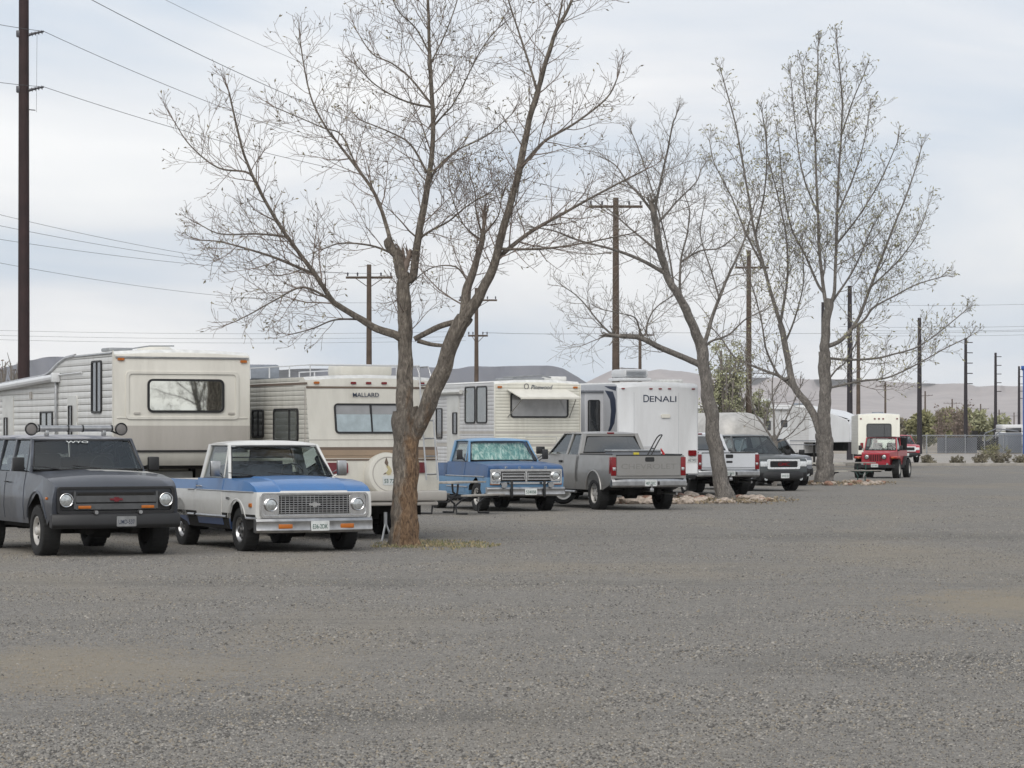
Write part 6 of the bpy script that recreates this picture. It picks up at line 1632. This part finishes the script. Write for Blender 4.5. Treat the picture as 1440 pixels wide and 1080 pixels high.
for k,(u,w,tv,m_,bv,lab) in enumerate(((1306,26,641,'drybush',654.5,'dry grey brush behind the kerb, leftmost of the row'),(1346,22,643,'drybush',654.5,'low dry brush behind the kerb, second from the left'),(1378,30,639,'drybush',654.5,'dry brush clump below the yellow green shrub'),(1408,38,637,'drybush',654.5,'large grey brush clump near the right edge'),(1436,24,641,'drybush',654,'dry brush clump cut by the right edge'),(1397,42,620,'bushg',648,'yellow green shrub in front of the fence'))):
    clump('shrub',lab,'bush',u,bv,w,tv,m_,1100,.10,seed=60+k,stems=14,group='shrubs behind the kerb')

# ------------------------------------------------------------------ fence, container, blue column
t = thing('chain_link_fence','long grey chain link fence with posts beyond the kerb','fence',(0,0,0)); yF = 258
x0, x1 = at(1276,608,yF).x, at(1520,608,yF).x
g = G(); g.tube([(x0,yF,1.62),(x1,yF,1.62)],.045,6); g.tube([(x0,yF,.1),(x1,yF,.1)],.03,6); g.obj('rail','galv',t)
n = 9
for k in range(n+1):
    x = x0+(x1-x0)*k/n; g = G(); g.cyl((x,yF,-.05),(x,yF,1.72),.06,n=8); g.obj('fence_post','galv',t)
K = TubeMesh(); k = 0; x = x0
while x < x1:
    K.tube([Vector((x,yF,.1)),Vector((x+1.5,yF,1.6))],[.012]*2,3); K.tube([Vector((x+1.5,yF,.1)),Vector((x,yF,1.6))],[.012]*2,3); x += .22
K.obj('wire_mesh',['galv'],t)
g = G(); xa_, xb_ = at(1318,608,yF+.3).x, at(1374,608,yF+.3).x
n = 34
for k in range(n): x = xa_+(xb_-xa_)*k/n; g.box(x,x+(xb_-xa_)/n*.9,yF+.25,yF+.32,.0,1.42)
tag(g.obj('screen_panel','slat'),'grey slatted privacy screen behind the chain link fence','fence')
t = thing('scrap_pile','dark pile of parked machinery behind the yellow green shrub','machinery',at(1395,608,300)*1.0); t.location.z = 0
random.seed(8); g = G()
for k in range(26):
    x, z = random.uniform(-2.4,2.6), random.uniform(0,1.6); w = random.uniform(.2,.9); g.box(x,x+w,random.uniform(-.5,0),.6,z,z+random.uniform(.15,.6),.03)
g.box(-2.4,3.0,0,.8,0,1.0,.03); g.obj('machine_body','under',t)
g = G(); g.tube([(-2.2,0,1.2),(.5,0,2.3),(2.8,0,2.0)],.07); g.tube([(-1,0,.6),(1,0,2.1)],.06); g.obj('frame_tube','slat',t)
t = thing('box_truck','pale white vehicle cab showing over the fence left of the blue column','truck',at(1421,608,310)); t.location.z = 0
g = G(); g.box(-1.1,1.3,-1,3,2.0,2.75,.12); g.box(-1.2,1.2,-1,3,.6,1.95,.12); g.obj('body','rvwhite',t); g = G(); g.box(-.7,1.0,-1.03,-.98,1.9,2.4,.05); g.obj('windscreen','darkpane',t)
for x in (-.9,.9):
    g = G(); g.cyl((x-.12,-.4,.45),(x+.12,-.4,.45),.45,n=18); g.obj('wheel','rubber',t)
t = thing('storage_container','grey ribbed steel container left of the blue column','container',at(1427,608,262)); t.location.z = 0
g = G(); g.box(-.65,.65,0,5,.0,1.85,.02)
for k in range(8): g.box(-.6+.16*k,-.53+.16*k,-.03,0,.1,1.75)
g.obj('container_body','greybox',t)
t = thing('blue_building','tall blue metal building corner at the right edge','building',at(1453,608,250)); t.location.z = 0; t.rotation_euler = (0,0,R(-11))
g = G(); g.box(-.9,9,0,6,0,7.45,.03)
for k in range(30): g.box(-.85+.33*k,-.75+.33*k,-.04,0,.1,7.2)
g.obj('wall','buildblue',t); g = G(); g.box(-1.05,9.2,-.15,6.2,7.45,7.75,.03); g.obj('roof_trim','darkblue' if 'darkblue' in M else 'buildblue',t)

# ------------------------------------------------------------------ rocks, leaves, grass
def rock_mesh(seed, mat, s=1):
    bm = bmesh.new(); bmesh.ops.create_icosphere(bm, subdivisions=2, radius=1)
    for v in bm.verts:
        n_ = noise.noise(v.co*1.1+Vector((seed*7.1,0,0))); v.co *= 1+.45*n_; v.co.z *= .68
        v.co = Vector([round(c/.22)*.22*.4+c*.6 for c in v.co])
    me = bpy.data.meshes.new('rock'); bm.to_mesh(me); bm.free(); me.materials.append(M[mat]); me.polygons.foreach_set('use_smooth',[False]*len(me.polygons)); return me
random.seed(77)
meshes = [rock_mesh(k,'rock') for k in range(5)]+[rock_mesh(9,'rockred'),rock_mesh(10,'rockred')]
def rock(x, y, s, label, group, mi=None):
    o = bpy.data.objects.new('rock', random.choice(meshes) if mi is None else meshes[mi]); C.objects.link(o)
    o.location = (x,y,s*.35); o.scale = (s*random.uniform(.8,1.3),s*random.uniform(.8,1.2),s*random.uniform(.7,1.1)); o.rotation_euler = (random.uniform(-.3,.3),random.uniform(-.3,.3),random.random()*6.28)
    return tag(o,label,'rock',group)
c2 = at(1010,706,78.0)
cx, cy = 5.35, 78.2
g1 = 'rocks ringing the leaning tree'
for k in range(95):
    a = random.random()*6.28; q = random.uniform(.75,1.05); x = cx+math.cos(a)*1.75*q; y = cy+math.sin(a)*2.4*q
    if y > 79.6 and random.random() < .5: continue
    rock(x,y,random.uniform(.08,.2),'tan rock in the ring around the leaning tree',g1)
for k in range(38):
    x = random.uniform(2.2,5.0); y = 75.8+random.uniform(-.5,.9); 
    rock(x,y,random.uniform(.08,.2),'tan rock in the row beneath and behind the grey pickup','rocks beside the grey pickup')
for (u,v,s_,lab) in ((972,698,.22,'largest pinkish boulder left of the leaning tree'),(985,703,.18,'rounded boulder touching the leaning tree'),(958,700,.17,'reddish boulder beside the grey pickup wheel')):
    d = CAM_H*F_PX/(v+3-608); p = at(u,608,d); rock(p.x,p.y,s_,lab,None,5 if 'red' in lab else None)
g2 = 'rocks ringing the twin trunk tree'
for k in range(70):
    a = random.random()*6.28; q = random.uniform(.8,1.05); rock(11.75+math.cos(a)*1.75*q,103.9+math.sin(a)*2.2*q,random.uniform(.07,.17),'small rock in the ring around the twin trunk tree',g2)
L_ = TubeMesh()
for k in range(1900):
    a = random.random()*6.28; q = random.random()**.5
    if k < 1150: p = Vector((cx+.2+math.cos(a)*2.3*q, cy-.3+math.sin(a)*3.2*q, .02+random.random()*.09))
    else: p = Vector((11.9+math.cos(a)*2.1*q, 103.6+math.sin(a)*2.6*q, .02+random.random()*.09))
    dd = rdir(); dd.z *= .4; L_.leaf(p, dd.normalized(), random.uniform(.04,.09), .025, 0)
tag(L_.obj('leaf_litter',['leaf'],None,smooth=False),kind='stuff')
L_ = TubeMesh()
for k in range(2400):
    a = random.random()*6.28; q = random.random()**.6; x = -1.55+math.cos(a)*1.1*q+.25; y = 47.7+math.sin(a)*1.9*q
    if noise.noise(Vector((x*2,y*1.2,0))) < -.08: continue
    d_ = (Vector((0,0,1))+rdir()*.7).normalized(); L_.leaf(Vector((x,y,0)), d_, random.uniform(.03,.08), .008, 0 if random.random() < .35 else 1)
tag(L_.obj('grass_tufts',['grass','dryleafgrass'],None,smooth=False),kind='stuff')
g = G(); p = at(541,735,49.6); p.z = 0
t = thing('jack_stand','small grey metal jack stand under the rear of the motorhome','stand',(p.x,49.9,0))
g.tube([(0,0,.5),(0,0,.28)],.03,8); 
for a in (0,2.1,4.2): g.tube([(0,0,.32),(.12*math.cos(a),.12*math.sin(a),.0)],.018,6)
g.obj('stand_frame','galv',t)

# ------------------------------------------------------------------ haze
g = G(); g.box(-9400,9400,-200,9700,-1.2,520); hz = g.obj('haze','leaf',None,smooth=0); tag(hz,kind='stuff')
m = bpy.data.materials.new('haze_air'); m.use_nodes = True; nt = m.node_tree; nt.nodes.clear()
o_ = nt.nodes.new('ShaderNodeOutputMaterial'); pv = nt.nodes.new('ShaderNodeVolumePrincipled'); pv.inputs['Color'].default_value = (.94,.96,.99,1); pv.inputs['Density'].default_value = 6e-5; pv.inputs['Anisotropy'].default_value = .2
nt.links.new(pv.outputs[0], o_.inputs['Volume']); hz.data.materials.clear(); hz.data.materials.append(m); hz.display_type = 'WIRE'

# ------------------------------------------------------------------ sky, sun, camera
w = bpy.data.worlds.new('World'); bpy.context.scene.world = w; w.use_nodes = True; nt = w.node_tree
SUN_EL, SUN_AZ = 40, 192     # azimuth measured clockwise from +Y
bg = nt.nodes['Background']; bg.inputs['Strength'].default_value = .1
sk = nt.nodes.new('ShaderNodeTexSky'); sk.sky_type = 'NISHITA'; sk.sun_disc = False; sk.sun_elevation = R(SUN_EL); sk.sun_rotation = R(SUN_AZ)
tc = nt.nodes.new('ShaderNodeTexCoord'); sp = nt.nodes.new('ShaderNodeSeparateXYZ'); nt.links.new(tc.outputs['Generated'], sp.inputs[0])
ad = nt.nodes.new('ShaderNodeMath'); ad.operation = 'ADD'; ad.inputs[1].default_value = .22; nt.links.new(sp.outputs['Z'], ad.inputs[0])
mxz = nt.nodes.new('ShaderNodeMath'); mxz.operation = 'MAXIMUM'; mxz.inputs[1].default_value = .06; nt.links.new(ad.outputs[0], mxz.inputs[0])
cb = nt.nodes.new('ShaderNodeCombineXYZ')
for k,ax in enumerate('XY'):
    dv = nt.nodes.new('ShaderNodeMath'); dv.operation = 'DIVIDE'; nt.links.new(sp.outputs[ax], dv.inputs[0]); nt.links.new(mxz.outputs[0], dv.inputs[1]); nt.links.new(dv.outputs[0], cb.inputs[k])
n1 = noise_n(nt, cb.outputs[0], 1.3, 7, .5, .5); n2 = noise_n(nt, cb.outputs[0], .45, 4, .5, .3)
cl = ramp(nt, n1, [(.36,(4.4,5.1,6.0)),(.46,(5.6,5.95,6.45)),(.53,(6.6,6.7,6.9)),(.62,(7.8,7.75,7.7))])
fac = ramp(nt, n2, [(.25,(.80,.80,.80)),(.6,(.97,.97,.97))])
c = mixc(nt, fac, sk.outputs[0], cl); nt.links.new(c, bg.inputs['Color'])
sl = bpy.data.lights.new('sun','SUN'); sl.energy = 1.5; sl.angle = R(50); sl.color = (1,.96,.9); so = bpy.data.objects.new('sun',sl); C.objects.link(so)
az, el = R(SUN_AZ), R(SUN_EL); d = Vector((math.sin(az)*math.cos(el), math.cos(az)*math.cos(el), math.sin(el))); so.rotation_euler = (-d).to_track_quat('-Z','Y').to_euler(); so.location = (0,0,60)
cam = bpy.data.cameras.new('camera'); co = bpy.data.objects.new('camera',cam); C.objects.link(co); bpy.context.scene.camera = co
cam.sensor_width = 36; cam.lens = 36*F_PX/1440; cam.shift_y = 68/1440; cam.clip_start = .5; cam.clip_end = 30000
co.location = (0,0,CAM_H); co.rotation_euler = (R(90),0,0)
sc = bpy.context.scene; sc.view_settings.view_transform = 'Standard'; sc.view_settings.look = 'None'; sc.view_settings.exposure = .48; sc.view_settings.gamma = 1
sc.cycles.max_bounces = 8; sc.cycles.transparent_max_bounces = 12; sc.cycles.volume_bounces = 2
